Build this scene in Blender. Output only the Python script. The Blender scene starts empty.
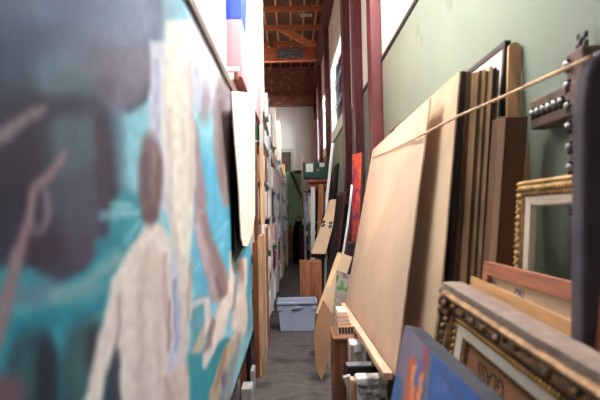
import bpy, bmesh, math, random
import numpy as np
from mathutils import Vector, Matrix
random.seed(7)
S = bpy.context.scene
COL = S.collection

# ------------------------------------------------------------------ camera
F = 583.0
CAMPOS = Vector((0, 0, 1.5))
Ey = Vector(((292-300)/F, (200-214)/F, -1)).normalized()
Ez0 = (Vector((0, 1, 0)) - Ey*Ey.y).normalized()
Ex0 = Ey.cross(Ez0)
roll = math.radians(1.15)
Ez = (Ez0*math.cos(roll) - Ex0*math.sin(roll)).normalized()
Ex = Ey.cross(Ez)
RC = Matrix((Ex, Ey, Ez))
cam = bpy.data.cameras.new('camera')
cam.sensor_width = 36
cam.lens = F*36/600
cam.clip_start = 0.05
cam.clip_end = 200
camo = bpy.data.objects.new('camera', cam)
COL.objects.link(camo)
camo.matrix_world = Matrix.Translation(CAMPOS) @ RC.to_4x4()
cam.dof.use_dof = True
cam.dof.focus_distance = 7.5
cam.dof.aperture_fstop = 2.8
S.camera = camo

def ray(px, py):
    return RC @ Vector(((px-300)/F, (200-py)/F, -1))
def P(px, py, d):
    r = ray(px, py); return CAMPOS + r*(d/r.y)
def PX(px, py, X):
    r = ray(px, py); return CAMPOS + r*(X/r.x)
def pix(p):
    c = RC.transposed() @ (Vector(p)-CAMPOS)
    return 300 - F*c.x/c.z, 200 + F*c.y/c.z

# --------------------------------------------------------------- materials
def lin(c):
    return tuple(((v/255)/12.92 if v/255 <= .04045 else ((v/255+.055)/1.055)**2.4) for v in c)
def L4(c): return (*lin(c), 1)
MATS = {}
def mat(name, col, rough=.7, metal=0, ns=6, amt=.12, bump=.0, stretch=(1, 1, 1), spots=None, spec=.4, bscale=None):
    """noise-mottled principled surface; spots=(colour, noise scale, threshold) adds wear"""
    if name in MATS: return MATS[name]
    m = bpy.data.materials.new(name); m.use_nodes = True
    nt = m.node_tree; N = nt.nodes; K = nt.links
    b = N['Principled BSDF']
    b.inputs['Roughness'].default_value = rough
    b.inputs['Metallic'].default_value = metal
    b.inputs['Specular IOR Level'].default_value = spec
    tc = N.new('ShaderNodeTexCoord'); mp = N.new('ShaderNodeMapping')
    mp.inputs['Scale'].default_value = stretch
    K.new(tc.outputs['Object'], mp.inputs['Vector'])
    nz = N.new('ShaderNodeTexNoise'); nz.inputs['Scale'].default_value = ns; nz.inputs['Detail'].default_value = 5
    K.new(mp.outputs['Vector'], nz.inputs['Vector'])
    rp = N.new('ShaderNodeValToRGB')
    lo = lin([v*(1-amt) for v in col]); hi = lin([min(255, v*(1+amt)) for v in col])
    rp.color_ramp.elements[0].color = (*lo, 1); rp.color_ramp.elements[0].position = .3
    rp.color_ramp.elements[1].color = (*hi, 1); rp.color_ramp.elements[1].position = .7
    K.new(nz.outputs['Fac'], rp.inputs['Fac'])
    out = rp.outputs['Color']
    if spots:
        n2 = N.new('ShaderNodeTexNoise'); n2.inputs['Scale'].default_value = spots[1]; n2.inputs['Detail'].default_value = 6
        K.new(tc.outputs['Object'], n2.inputs['Vector'])
        r2 = N.new('ShaderNodeValToRGB')
        r2.color_ramp.elements[0].position = spots[2]; r2.color_ramp.elements[0].color = (0, 0, 0, 1)
        r2.color_ramp.elements[1].position = min(1, spots[2]+.08); r2.color_ramp.elements[1].color = (1, 1, 1, 1)
        K.new(n2.outputs['Fac'], r2.inputs['Fac'])
        mx = N.new('ShaderNodeMixRGB'); mx.inputs['Color2'].default_value = L4(spots[0])
        K.new(r2.outputs['Color'], mx.inputs['Fac']); K.new(out, mx.inputs['Color1'])
        out = mx.outputs['Color']
    K.new(out, b.inputs['Base Color'])
    if bump:
        bp = N.new('ShaderNodeBump'); bp.inputs['Strength'].default_value = bump; bp.inputs['Distance'].default_value = .01
        n3 = nz
        if bscale:
            n3 = N.new('ShaderNodeTexNoise'); n3.inputs['Scale'].default_value = bscale
            K.new(mp.outputs['Vector'], n3.inputs['Vector'])
        K.new(n3.outputs['Fac'], bp.inputs['Height']); K.new(bp.outputs['Normal'], b.inputs['Normal'])
    MATS[name] = m
    return m

def wood(name, col, rough=.6, amt=.22, axis='z'):
    st = {'z': (14, 14, 1.2), 'y': (14, 1.2, 14), 'x': (1.2, 14, 14)}[axis]
    return mat(name, col, rough, ns=3, amt=amt, stretch=st, bump=.15)

def vcol_mat(name, rough=.5, coat=0, spec=.5, bump=.25):
    if name in MATS: return MATS[name]
    m = bpy.data.materials.new(name); m.use_nodes = True
    N = m.node_tree.nodes; K = m.node_tree.links; b = N['Principled BSDF']
    at = N.new('ShaderNodeAttribute'); at.attribute_name = 'paint'
    K.new(at.outputs['Color'], b.inputs['Base Color'])
    b.inputs['Roughness'].default_value = rough; b.inputs['Specular IOR Level'].default_value = spec
    b.inputs['Coat Weight'].default_value = coat; b.inputs['Coat Roughness'].default_value = .42
    tc = N.new('ShaderNodeTexCoord'); nz = N.new('ShaderNodeTexNoise'); nz.inputs['Scale'].default_value = 60; nz.inputs['Detail'].default_value = 4
    K.new(tc.outputs['Object'], nz.inputs['Vector'])
    bp = N.new('ShaderNodeBump'); bp.inputs['Strength'].default_value = bump; bp.inputs['Distance'].default_value = .004
    K.new(nz.outputs['Fac'], bp.inputs['Height']); K.new(bp.outputs['Normal'], b.inputs['Normal'])
    MATS[name] = m
    return m

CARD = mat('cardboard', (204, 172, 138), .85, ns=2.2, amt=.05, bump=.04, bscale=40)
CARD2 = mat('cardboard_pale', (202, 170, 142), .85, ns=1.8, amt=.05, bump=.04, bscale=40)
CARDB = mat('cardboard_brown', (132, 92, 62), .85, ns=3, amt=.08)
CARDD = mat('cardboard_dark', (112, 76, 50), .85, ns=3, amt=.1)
CARDEDGE = mat('cardboard_edge', (120, 88, 60), .9, ns=30, amt=.2)
BLACK = mat('black_paint', (18, 17, 18), .5, amt=.2)
BLACKC = mat('black_cloth', (16, 15, 17), .95, amt=.3)
WHITE = mat('white_card', (238, 236, 232), .7, amt=.02)
CREAM = mat('cream_paper', (242, 228, 212), .75, ns=2, amt=.04)
RED = mat('oxide_red_paint', (92, 36, 40), .45, ns=5, amt=.12, spots=((124, 70, 68), 9, .68))
STEEL = mat('grey_steel', (150, 156, 164), .45, .4, amt=.08)
DSTEEL = mat('dark_steel', (70, 74, 80), .5, .6, ns=20, amt=.3)
W_TAN = wood('tan_wood', (188, 140, 100))
W_PINE_Y = wood('pine_wood_along', (196, 154, 124), axis='y', amt=.12)
W_TAN_Y = wood('tan_wood_along', (176, 126, 86), axis='y')
W_RED_Y = wood('reddish_wood_along', (158, 96, 66), axis='y', amt=.15)
W_BROWN = wood('brown_wood', (104, 62, 36))
W_BROWN_Y = wood('brown_wood_along', (112, 68, 40), axis='y')
W_DARK = wood('dark_wood', (58, 40, 30))
W_DARK_Y = wood('dark_wood_along', (60, 42, 32), axis='y')
W_ROOF_X = wood('roof_wood_across', (176, 106, 66), axis='x', amt=.3)
W_ROOF_Y = wood('roof_wood_along', (160, 96, 60), axis='y', amt=.3)
W_JOIST = wood('joist_wood', (214, 168, 128), axis='y', amt=.2)

# ------------------------------------------------------------ mesh helpers
class MB:
    def __init__(s): s.bm = bmesh.new()
    def quad(s, a, b, c, d, mi=0):
        f = s.bm.faces.new([s.bm.verts.new(p) for p in (a, b, c, d)]); f.material_index = mi; return f
    def hexa(s, p, mi=0, front=None):
        """p: 4 front corners then 4 back corners in the same order"""
        v = [s.bm.verts.new(q) for q in p]
        for k, idx in enumerate(((0, 1, 2, 3), (7, 6, 5, 4), (0, 4, 5, 1), (1, 5, 6, 2), (2, 6, 7, 3), (3, 7, 4, 0))):
            f = s.bm.faces.new([v[i] for i in idx]); f.material_index = (front if (k == 0 and front is not None) else mi)
        return s
    def box(s, x0, x1, y0, y1, z0, z1, mi=0, M=None):
        c = [Vector(q) for q in ((x0, y0, z0), (x1, y0, z0), (x1, y0, z1), (x0, y0, z1), (x0, y1, z0), (x1, y1, z0), (x1, y1, z1), (x0, y1, z1))]
        if M is not None: c = [M @ q for q in c]
        return s.hexa(c, mi)
    def slab(s, pts, t, mi=0, front=None):
        """flat sheet through the given outline, thickness t behind the face"""
        pts = [Vector(p) for p in pts]
        n = Vector((0, 0, 0))
        for i in range(len(pts)): n += (pts[i]-pts[0]).cross(pts[(i+1) % len(pts)]-pts[0])
        n.normalize()
        if n.dot(CAMPOS-pts[0]) < 0: n = -n
        bk = [p - n*t for p in pts]
        v = [s.bm.verts.new(p) for p in pts]; w = [s.bm.verts.new(p) for p in bk]
        f = s.bm.faces.new(v); f.material_index = mi if front is None else front
        f = s.bm.faces.new(w[::-1]); f.material_index = mi
        k = len(v)
        for i in range(k):
            f = s.bm.faces.new([v[i], w[i], w[(i+1) % k], v[(i+1) % k]]); f.material_index = mi
        return s
    def tube(s, path, r, n=8, mi=0, cap=True):
        path = [Vector(p) for p in path]; rings = []
        for i, p in enumerate(path):
            t = (path[min(i+1, len(path)-1)] - path[max(i-1, 0)]).normalized()
            a = t.cross(Vector((0, 0, 1)))
            if a.length < 1e-3: a = t.cross(Vector((1, 0, 0)))
            a.normalize(); b = t.cross(a)
            rr = r[i] if isinstance(r, (list, tuple)) else r
            rings.append([s.bm.verts.new(p + (a*math.cos(6.2832*k/n) + b*math.sin(6.2832*k/n))*rr) for k in range(n)])
        for i in range(len(rings)-1):
            for k in range(n):
                f = s.bm.faces.new([rings[i][k], rings[i][(k+1) % n], rings[i+1][(k+1) % n], rings[i+1][k]]); f.material_index = mi; f.smooth = True
        if cap:
            for rg in (rings[0][::-1], rings[-1]):
                f = s.bm.faces.new(rg); f.material_index = mi
        return s
    def lathe(s, c, prof, n=16, mi=0):
        c = Vector(c)
        return s.tube([c+Vector((0, 0, z)) for r, z in prof], [max(r, .001) for r, z in prof], n, mi)
    def ball(s, c, r, mi=0, sc=(1, 1, 1), M=None, seg=8):
        T = Matrix.Translation(Vector(c)) @ (M.to_4x4() if M else Matrix.Identity(4)) @ Matrix.Diagonal((*[r*k for k in sc], 1))
        g = bmesh.ops.create_uvsphere(s.bm, u_segments=seg, v_segments=max(5, seg-2), radius=1, matrix=T)
        for v in g['verts']:
            for f in v.link_faces: f.material_index = mi; f.smooth = True
        return s
    def build(s, name, ms, parent=None, bevel=0, normals=True):
        if normals: bmesh.ops.recalc_face_normals(s.bm, faces=s.bm.faces)
        me = bpy.data.meshes.new(name); s.bm.to_mesh(me); s.bm.free()
        for m in (ms if isinstance(ms, (list, tuple)) else [ms]): me.materials.append(m)
        o = bpy.data.objects.new(name, me); COL.objects.link(o)
        if parent is not None:
            o.parent = parent
            o.matrix_parent_inverse = Matrix.Identity(4)
            o.location = -Vector(parent.location) if parent.type == 'EMPTY' else (0, 0, 0)
        if bevel:
            bv = o.modifiers.new('bevel', 'BEVEL'); bv.width = bevel; bv.segments = 2; bv.limit_method = 'ANGLE'
        return o

def tag(o, label, cat, group=None):
    o['label'] = label; o['category'] = cat
    if group: o['group'] = group
    return o
def thing(name, label, cat, loc=(0, 0, 0), group=None):
    o = bpy.data.objects.new(name, None); COL.objects.link(o); o.location = loc; o.empty_display_size = .1
    return tag(o, label, cat, group)
def struct(name, mb, m, parent=None, bevel=0):
    o = mb.build(name, m, parent, bevel)
    if parent is None: o['kind'] = 'structure'
    return o
def subdiv_wobble(o, amt, scale, seed=0, cuts=6):
    me = o.data; bm = bmesh.new(); bm.from_mesh(me)
    bmesh.ops.subdivide_edges(bm, edges=bm.edges[:], cuts=cuts, use_grid_fill=True)
    from mathutils import noise
    for v in bm.verts: v.co += noise.noise_vector(v.co*scale + Vector((seed, 0, 0)))*amt
    bm.to_mesh(me); bm.free()
    return o

# ------------------------------------------------------------------- shell
XW, XL, YB, YN, ZR = 1.08, -3.2, 24.0, -2.2, 7.6
def floor_mat():
    m = mat('concrete', (78, 70, 66), .65, ns=9, amt=.2, bump=.1, bscale=25, spots=((54, 48, 44), 2.6, .56))
    return m
struct('floor', MB().box(XL-.1, XW+.3, YN, YB+.2, -.1, 0), floor_mat())
GREEN = mat('green_wall_paint', (122, 130, 112), .75, ns=.8, amt=.05, bump=.05, bscale=18, spots=((98, 112, 92), 2.6, .64))
UPPER = mat('cream_wall_paint', (226, 222, 208), .75, ns=1, amt=.04)
SILL, ZG, ZT = 3.26, 3.56, 5.3
WIN = [(1.3, 6.1), (10.95, 15.3), (16.2, 19.2), (20.3, 23.4)]
w = MB().box(XW, XW+.25, YN, YB, 0, SILL)
w.box(XW, XW+.25, YN, YB, SILL, ZG, 1).box(XW, XW+.25, YN, YB, ZT, ZR, 1)
ys = [YN] + [v for a in WIN for v in a] + [YB]
for i in range(0, len(ys), 2): w.box(XW, XW+.25, ys[i], ys[i+1], ZG, ZT, 1)
struct('wall_right', w, [GREEN, UPPER])
struct('trim_1', MB().box(XW-.018, XW, YN, YB, SILL-.02, SILL+.022), BLACK)
for o_ in [MB().box(XL-.15, XL, YN, YB, 0, ZR)]: struct('wall_left', o_, mat('left_wall_dark_brick', (72, 52, 46), .9, ns=5, amt=.2))
struct('wall_near', MB().box(XL, XW, YN-.15, YN, 0, ZR), MATS['left_wall_dark_brick'])
ZBR = 5.93
struct('wall_far', MB().box(XL, XW, YB, YB+.15, 0, ZBR), mat('far_wall_paint', (228, 222, 212), .8, ns=1, amt=.04))
# brick upper part of the far wall: lower ledge course stands proud
def brick_mat():
    m = bpy.data.materials.new('old_brick'); m.use_nodes = True; N = m.node_tree.nodes; K = m.node_tree.links; b = N['Principled BSDF']
    b.inputs['Roughness'].default_value = .9
    tc = N.new('ShaderNodeTexCoord'); mp = N.new('ShaderNodeMapping'); mp.inputs['Rotation'].default_value = (math.radians(90), 0, 0)
    K.new(tc.outputs['Object'], mp.inputs['Vector'])
    br = N.new('ShaderNodeTexBrick'); br.inputs['Scale'].default_value = 4
    br.inputs['Color1'].default_value = L4((160, 84, 58)); br.inputs['Color2'].default_value = L4((120, 64, 46)); br.inputs['Mortar'].default_value = L4((150, 122, 104))
    br.inputs['Mortar Size'].default_value = .025
    K.new(mp.outputs['Vector'], br.inputs['Vector'])
    nz = N.new('ShaderNodeTexNoise'); nz.inputs['Scale'].default_value = 5; K.new(tc.outputs['Object'], nz.inputs['Vector'])
    rp = N.new('ShaderNodeValToRGB'); rp.color_ramp.elements[0].position = .6; rp.color_ramp.elements[1].position = .72
    K.new(nz.outputs['Fac'], rp.inputs['Fac'])
    mx = N.new('ShaderNodeMixRGB'); mx.inputs['Color2'].default_value = L4((190, 156, 132))
    K.new(rp.outputs['Color'], mx.inputs['Fac']); K.new(br.outputs['Color'], mx.inputs['Color1']); K.new(mx.outputs['Color'], b.inputs['Base Color'])
    bp = N.new('ShaderNodeBump'); bp.inputs['Strength'].default_value = .6; bp.inputs['Distance'].default_value = .02
    K.new(br.outputs['Fac'], bp.inputs['Height']); bp.invert = True; K.new(bp.outputs['Normal'], b.inputs['Normal'])
    return m
BR = brick_mat()
struct('trim_2', MB().box(XL, XW, YB-.30, YB+.15, ZBR, ZBR+.42), BR)
struct('trim_3', MB().box(XL, XW, YB-.05, YB+.15, ZBR+.42, ZR), BR)
# ceiling: boards with a skylight opening over the middle of the aisle
SK = (-2.5, -.15, 6.4, 12.0)
SK_FILL = (-2.5, -.7, -.6, 2.6)  # made-up second opening near the camera, out of view, added for fill light
c = MB()
c.box(XL, SK[0], YN, YB, ZR, ZR+.05).box(SK[1], XW+.2, YN, YB, ZR, ZR+.05).box(SK[0], SK[1], YN, SK_FILL[2], ZR, ZR+.05).box(SK_FILL[1], SK[1], SK_FILL[2], SK_FILL[3], ZR, ZR+.05).box(SK[0], SK[1], SK_FILL[3], SK[2], ZR, ZR+.05).box(SK[0], SK[1], SK[3], YB, ZR, ZR+.05)
struct('ceiling', c, wood('roof_boards', (104, 60, 38), axis='x', amt=.3))

def glass_mat():
    m = bpy.data.materials.new('window_glass'); m.use_nodes = True; N = m.node_tree.nodes; K = m.node_tree.links
    N.remove(N['Principled BSDF'])
    tr = N.new('ShaderNodeBsdfTransparent'); tr.inputs['Color'].default_value = (.93, .95, .94, 1)
    gl = N.new('ShaderNodeBsdfGlossy'); gl.inputs['Roughness'].default_value = .05
    fr = N.new('ShaderNodeFresnel'); fr.inputs['IOR'].default_value = 1.45
    mx = N.new('ShaderNodeMixShader'); K.new(fr.outputs['Fac'], mx.inputs['Fac']); K.new(tr.outputs[0], mx.inputs[1]); K.new(gl.outputs[0], mx.inputs[2])
    K.new(mx.outputs[0], N['Material Output'].inputs['Surface'])
    return m
GLASS = glass_mat()
FRAMEP = mat('window_frame_paint', (225, 221, 212), .6, amt=.03)
for i, (a, b) in enumerate(WIN):
    f = MB()
    f.box(XW+.02, XW+.10, a, b, ZG, ZG+.06).box(XW+.02, XW+.10, a, b, ZT-.06, ZT).box(XW+.02, XW+.10, a, a+.06, ZG+.06, ZT-.06).box(XW+.02, XW+.10, b-.06, b, ZG+.06, ZT-.06)
    wn = struct('window_%d' % (i+1), f, FRAMEP)
    mu = MB(); n = 3
    for k in range(1, n): mu.box(XW+.05, XW+.066, a+(b-a)*k/n-.010, a+(b-a)*k/n+.010, ZG+.06, ZT-.06)
    for k in range(1, 3): mu.box(XW+.048, XW+.068, a+.06, b-.06, ZG+(ZT-ZG)*k/3-.014, ZG+(ZT-ZG)*k/3+.014)
    mu.build('mullion', DSTEEL, wn)
    MB().box(XW+.08, XW+.085, a+.05, b-.05, ZG+.05, ZT-.05).build('pane', GLASS, wn)
for nm, K_ in (('window_5', SK), ('window_7', SK_FILL)):  # window_7 is the made-up skylight, added for fill light
    sk = MB()
    sk.box(K_[0], K_[1], K_[2]-.06, K_[2], ZR-.05, ZR+.12).box(K_[0], K_[1], K_[3], K_[3]+.06, ZR-.05, ZR+.12).box(K_[0]-.06, K_[0], K_[2], K_[3], ZR-.05, ZR+.12).box(K_[1], K_[1]+.06, K_[2], K_[3], ZR-.05, ZR+.12)
    for k in range(1, 6): sk.box(K_[0], K_[1], K_[2]+(K_[3]-K_[2])*k/6-.02, K_[2]+(K_[3]-K_[2])*k/6+.02, ZR+.03, ZR+.08)
    skyl = struct(nm, sk, FRAMEP)
    MB().box(K_[0], K_[1], K_[2], K_[3], ZR+.09, ZR+.10).build('pane', GLASS, skyl)

# far wall: small grey framed opening high on the left
wf = MB(); p0 = P(279, 149, YB-.02); p1 = P(293.5, 149, YB-.02); zt = p0.z; zb = P(280, 184, YB).z
x0, x1 = p0.x, p1.x
wf.box(x0, x1, YB-.09, YB, zt-.14, zt).box(x1-.12, x1, YB-.07, YB, zb, zt-.14).box(x0, x0+.1, YB-.07, YB, zb, zt-.14)
w6 = struct('window_6', wf, mat('grey_trim', (176, 172, 166), .7, amt=.05))
MB().box(x0+.1, x1-.12, YB-.03, YB, zb, zt-.14).build('pane', mat('dusty_dark_glass', (96, 74, 70), .3, amt=.1), w6)

# oxide red posts along the right wall, with a plate beam on top
def post(y, d, label, wdt=.126):
    t = thing('steel_post', label, 'post', (XW-wdt/2, y+d/2, 0), 'oxide red posts along the right wall')
    b = MB().box(XW-wdt, XW-.002, y, y+.03, .012, 6.45).box(XW-wdt, XW-.002, y+d-.03, y+d, .012, 6.45).box(XW-wdt+.004, XW-.004, y+.03, y+d-.03, .012, 6.45)
    b.build('shaft', RED, t)
    MB().box(XW-wdt-.03, XW-.002, y-.03, y+d+.03, 0, .012).build('base_plate', RED, t)
post(6.7, .34, 'thick oxide red post nearest the camera behind the big cardboard sheet')
post(8.5, .33, 'oxide red post second from the camera on the right wall')
post(10.15, .42, 'oxide red post third from the camera, just before the bright window')
post(15.5, .3, 'oxide red post between the middle windows of the right wall')
post(19.4, .4, 'dark red post beside the last bright window near the far end')
post(23.4, .25, 'dark red post in the far right corner of the aisle')
tag(MB().box(XW-.2, XW-.002, YN+.05, YB-.35, 6.46, 6.78).build('plate_beam', mat('plate_beam_paint', (84, 38, 36), .6, ns=4, amt=.2)), 'dark red beam running along the top of the right wall', 'beam')

# roof timbers
for k in range(6):
    y = 13.2 + k*1.72
    tag(MB().box(XL+.02, XW-.02, y, y+.07, ZR-.26, ZR-.10).build('roof_rafter', W_ROOF_X),
        'brown roof rafter across the ceiling, number %s from the far brick wall' % ('six five four three two one'.split()[k]) if False else
        ['brown cross rafter nearest the camera in the roof', 'brown cross rafter second from the camera in the roof', 'brown cross rafter third from the camera, before the truss', 'brown cross rafter just above the truss', 'brown cross rafter just behind the truss', 'brown cross rafter nearest the far brick wall'][k], 'rafter', 'brown rafters under the roof boards')
JX = [-1.45, -.75, -.38, .05, .45, .82]
for k, x in enumerate(JX):
    tag(MB().box(x, x+.05, 11.5, YB-.06, ZR-.10, ZR-.001).build('roof_joist', W_JOIST),
        ['pale roof joist furthest left behind the rack', 'pale roof joist above the left rack edge', 'pale roof joist left of the aisle centre', 'pale roof joist over the aisle centre', 'pale roof joist right of the aisle centre', 'pale roof joist nearest the right wall'][k], 'joist', 'pale joists running along the roof')
TY = 18.6
za = P(300, 60.5, TY).z; zb_ = P(300, 47, TY).z
tr = thing('roof_truss', 'heavy timber roof truss with diagonal brace and bolted steel plate', 'truss', (0, TY, za))
ch = MB().box(XL+.02, XW-.21, TY, TY+.22, za, zb_).build('bottom_chord', wood('chord_wood', (176, 92, 62), axis='x', amt=.2), tr, .01)
q = [P(313, 47, TY), P(303, 47, TY), P(255, 11, TY), P(255, 19, TY)]
q = [P(318, 52, TY+.03), P(318, 45, TY+.03), P(262, 12, TY+.03), P(262, 20.5, TY+.03)]
MB().slab(q, .15).build('diagonal_brace', wood('brace_wood', (206, 126, 76), axis='x', amt=.2), tr, .008)
MB().box(P(269, 20, TY).x, P(273, 20, TY).x, TY+.03, TY+.17, zb_, ZR-.27).build('king_post', W_BROWN, tr, .008)
a, b = P(277, 50, TY), P(303, 58, TY)
pl = MB().box(a.x, b.x, TY-.02, TY-.001, za+.08, zb_-.05).build('steel_plate', mat('galvanised_plate', (112, 110, 112), .5, .5, ns=14, amt=.35), tr)
for k in range(8):
    MB().ball((a.x+.07+(b.x-a.x-.14)*(k//2)/3, TY-.025, za+.16+.13*(k % 2)), .022, seg=6).build('bolt', DSTEEL, pl)
for k in range(5):
    xx = P(258, 52, TY).x + k*.1
    if k in (1, 3): MB().ball((xx, TY-.006, za+.24), .03, seg=6).build('bolt', DSTEEL, tr)
pd = MB(); v0, v1 = P(300, 14.5, 17.4), P(312, 14.8, 17.4)
tag(MB().box(v0.x, v1.x, 17.35, 17.43, ZR-.17, ZR-.101).build('roof_light', mat('pale_lamp_shade', (230, 226, 215), .5)), 'small pale lamp fitting under the roof boards', 'lamp')

# ------------------------------------------------ painting colour on meshes
def vnoise(x, y, seed=0):
    xi = np.floor(x).astype(int); yi = np.floor(y).astype(int); fx = x-xi; fy = y-yi
    def h(a, b):
        v = np.sin(a*127.1 + b*311.7 + seed*74.7)*43758.5453
        return v - np.floor(v)
    fx = fx*fx*(3-2*fx); fy = fy*fy*(3-2*fy)
    return (h(xi, yi)*(1-fx)+h(xi+1, yi)*fx)*(1-fy) + (h(xi, yi+1)*(1-fx)+h(xi+1, yi+1)*fx)*fy
def sd_poly(x, y, pts):
    d = np.full(x.shape, 1e9); s = np.ones(x.shape); n = len(pts)
    for i in range(n):
        ax, ay = pts[i]; bx, by = pts[i-1]
        ex, ey = bx-ax, by-ay; wx, wy = x-ax, y-ay
        t = np.clip((wx*ex+wy*ey)/(ex*ex+ey*ey+1e-9), 0, 1)
        d = np.minimum(d, (wx-ex*t)**2+(wy-ey*t)**2)
        c1 = y >= ay; c2 = y < by; c3 = ex*wy > ey*wx
        s = np.where((c1 & c2 & c3) | (~c1 & ~c2 & ~c3), -s, s)
    return s*np.sqrt(d)
def sd_caps(x, y, pts, r):
    d = np.full(x.shape, 1e9)
    for i in range(len(pts)-1):
        ax, ay = pts[i]; bx, by = pts[i+1]; ex, ey = bx-ax, by-ay
        t = np.clip(((x-ax)*ex+(y-ay)*ey)/(ex*ex+ey*ey), 0, 1)
        d = np.minimum(d, np.hypot(x-ax-ex*t, y-ay-ey*t))
    return d-r
def sd_taper(x, y, pts, rs):
    d = np.full(x.shape, 1e9)
    for i in range(len(pts)-1):
        ax, ay = pts[i]; bx, by = pts[i+1]; ex, ey = bx-ax, by-ay
        t = np.clip(((x-ax)*ex+(y-ay)*ey)/(ex*ex+ey*ey), 0, 1)
        d = np.minimum(d, np.hypot(x-ax-ex*t, y-ay-ey*t) - (rs[i]+(rs[i+1]-rs[i])*t))
    return d
def paint(x, y, base, layers, wob=1.6, wsc=14., tone=.06):
    wx = x + (vnoise(x/wsc, y/wsc, 1)-.5)*2*wob; wy = y + (vnoise(x/wsc, y/wsc, 2)-.5)*2*wob
    col = np.empty(x.shape+(3,)); col[:] = base
    for k, ly in enumerate(layers):
        kind, pts, c, soft = ly[0], ly[1], ly[2], ly[3]
        if kind == 'p': d = sd_poly(wx, wy, pts)
        elif kind == 'c': d = sd_caps(wx, wy, pts, ly[4])
        elif kind == 't': d = sd_taper(wx, wy, pts, ly[4])
        else:
            (cx, cy), (rx, ry) = pts
            d = (np.hypot((wx-cx)/rx, (wy-cy)/ry)-1)*min(rx, ry)
        a = np.clip(.5-d/soft, 0, 1)[..., None]
        mot = ((vnoise(x/5+k, y/9, 5+k)-.5)*2)[..., None]
        cc = np.array(c)*(1+tone*mot)
        col = col*(1-a)+cc*a
    st = vnoise(x/3.2, y/7.5, 31)*.5 + vnoise(x/1.7, y/3.1, 33)*.5
    col *= (1+tone*.8*(st-.5))[..., None]
    return np.clip(col, 0, 255)
def grid_canvas(name, pts_fn, nu, nv, colfn, material, parent):
    """painted face: pts_fn(u,v)->world; colfn(pixels) gives the paint"""
    us = np.linspace(0, 1, nu); vs = np.linspace(0, 1, nv)
    verts = [pts_fn(u, v) for v in vs for u in us]
    faces = [(j*nu+i, j*nu+i+1, (j+1)*nu+i+1, (j+1)*nu+i) for j in range(nv-1) for i in range(nu-1)]
    me = bpy.data.meshes.new(name); me.from_pydata([tuple(v) for v in verts], [], faces)
    xy = np.array([pix(v) for v in verts])
    col = colfn(xy[:, 0], xy[:, 1])/255.
    lc = np.where(col <= .04045, col/12.92, ((col+.055)/1.055)**2.4)
    at = me.color_attributes.new('paint', 'FLOAT_COLOR', 'POINT')
    at.data.foreach_set('color', np.concatenate([lc, np.ones((len(lc), 1))], 1).ravel())
    me.materials.append(material)
    o = bpy.data.objects.new(name, me); COL.objects.link(o)
    if parent is not None:
        o.parent = parent; o.location = -Vector(parent.location)
    return o

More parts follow.
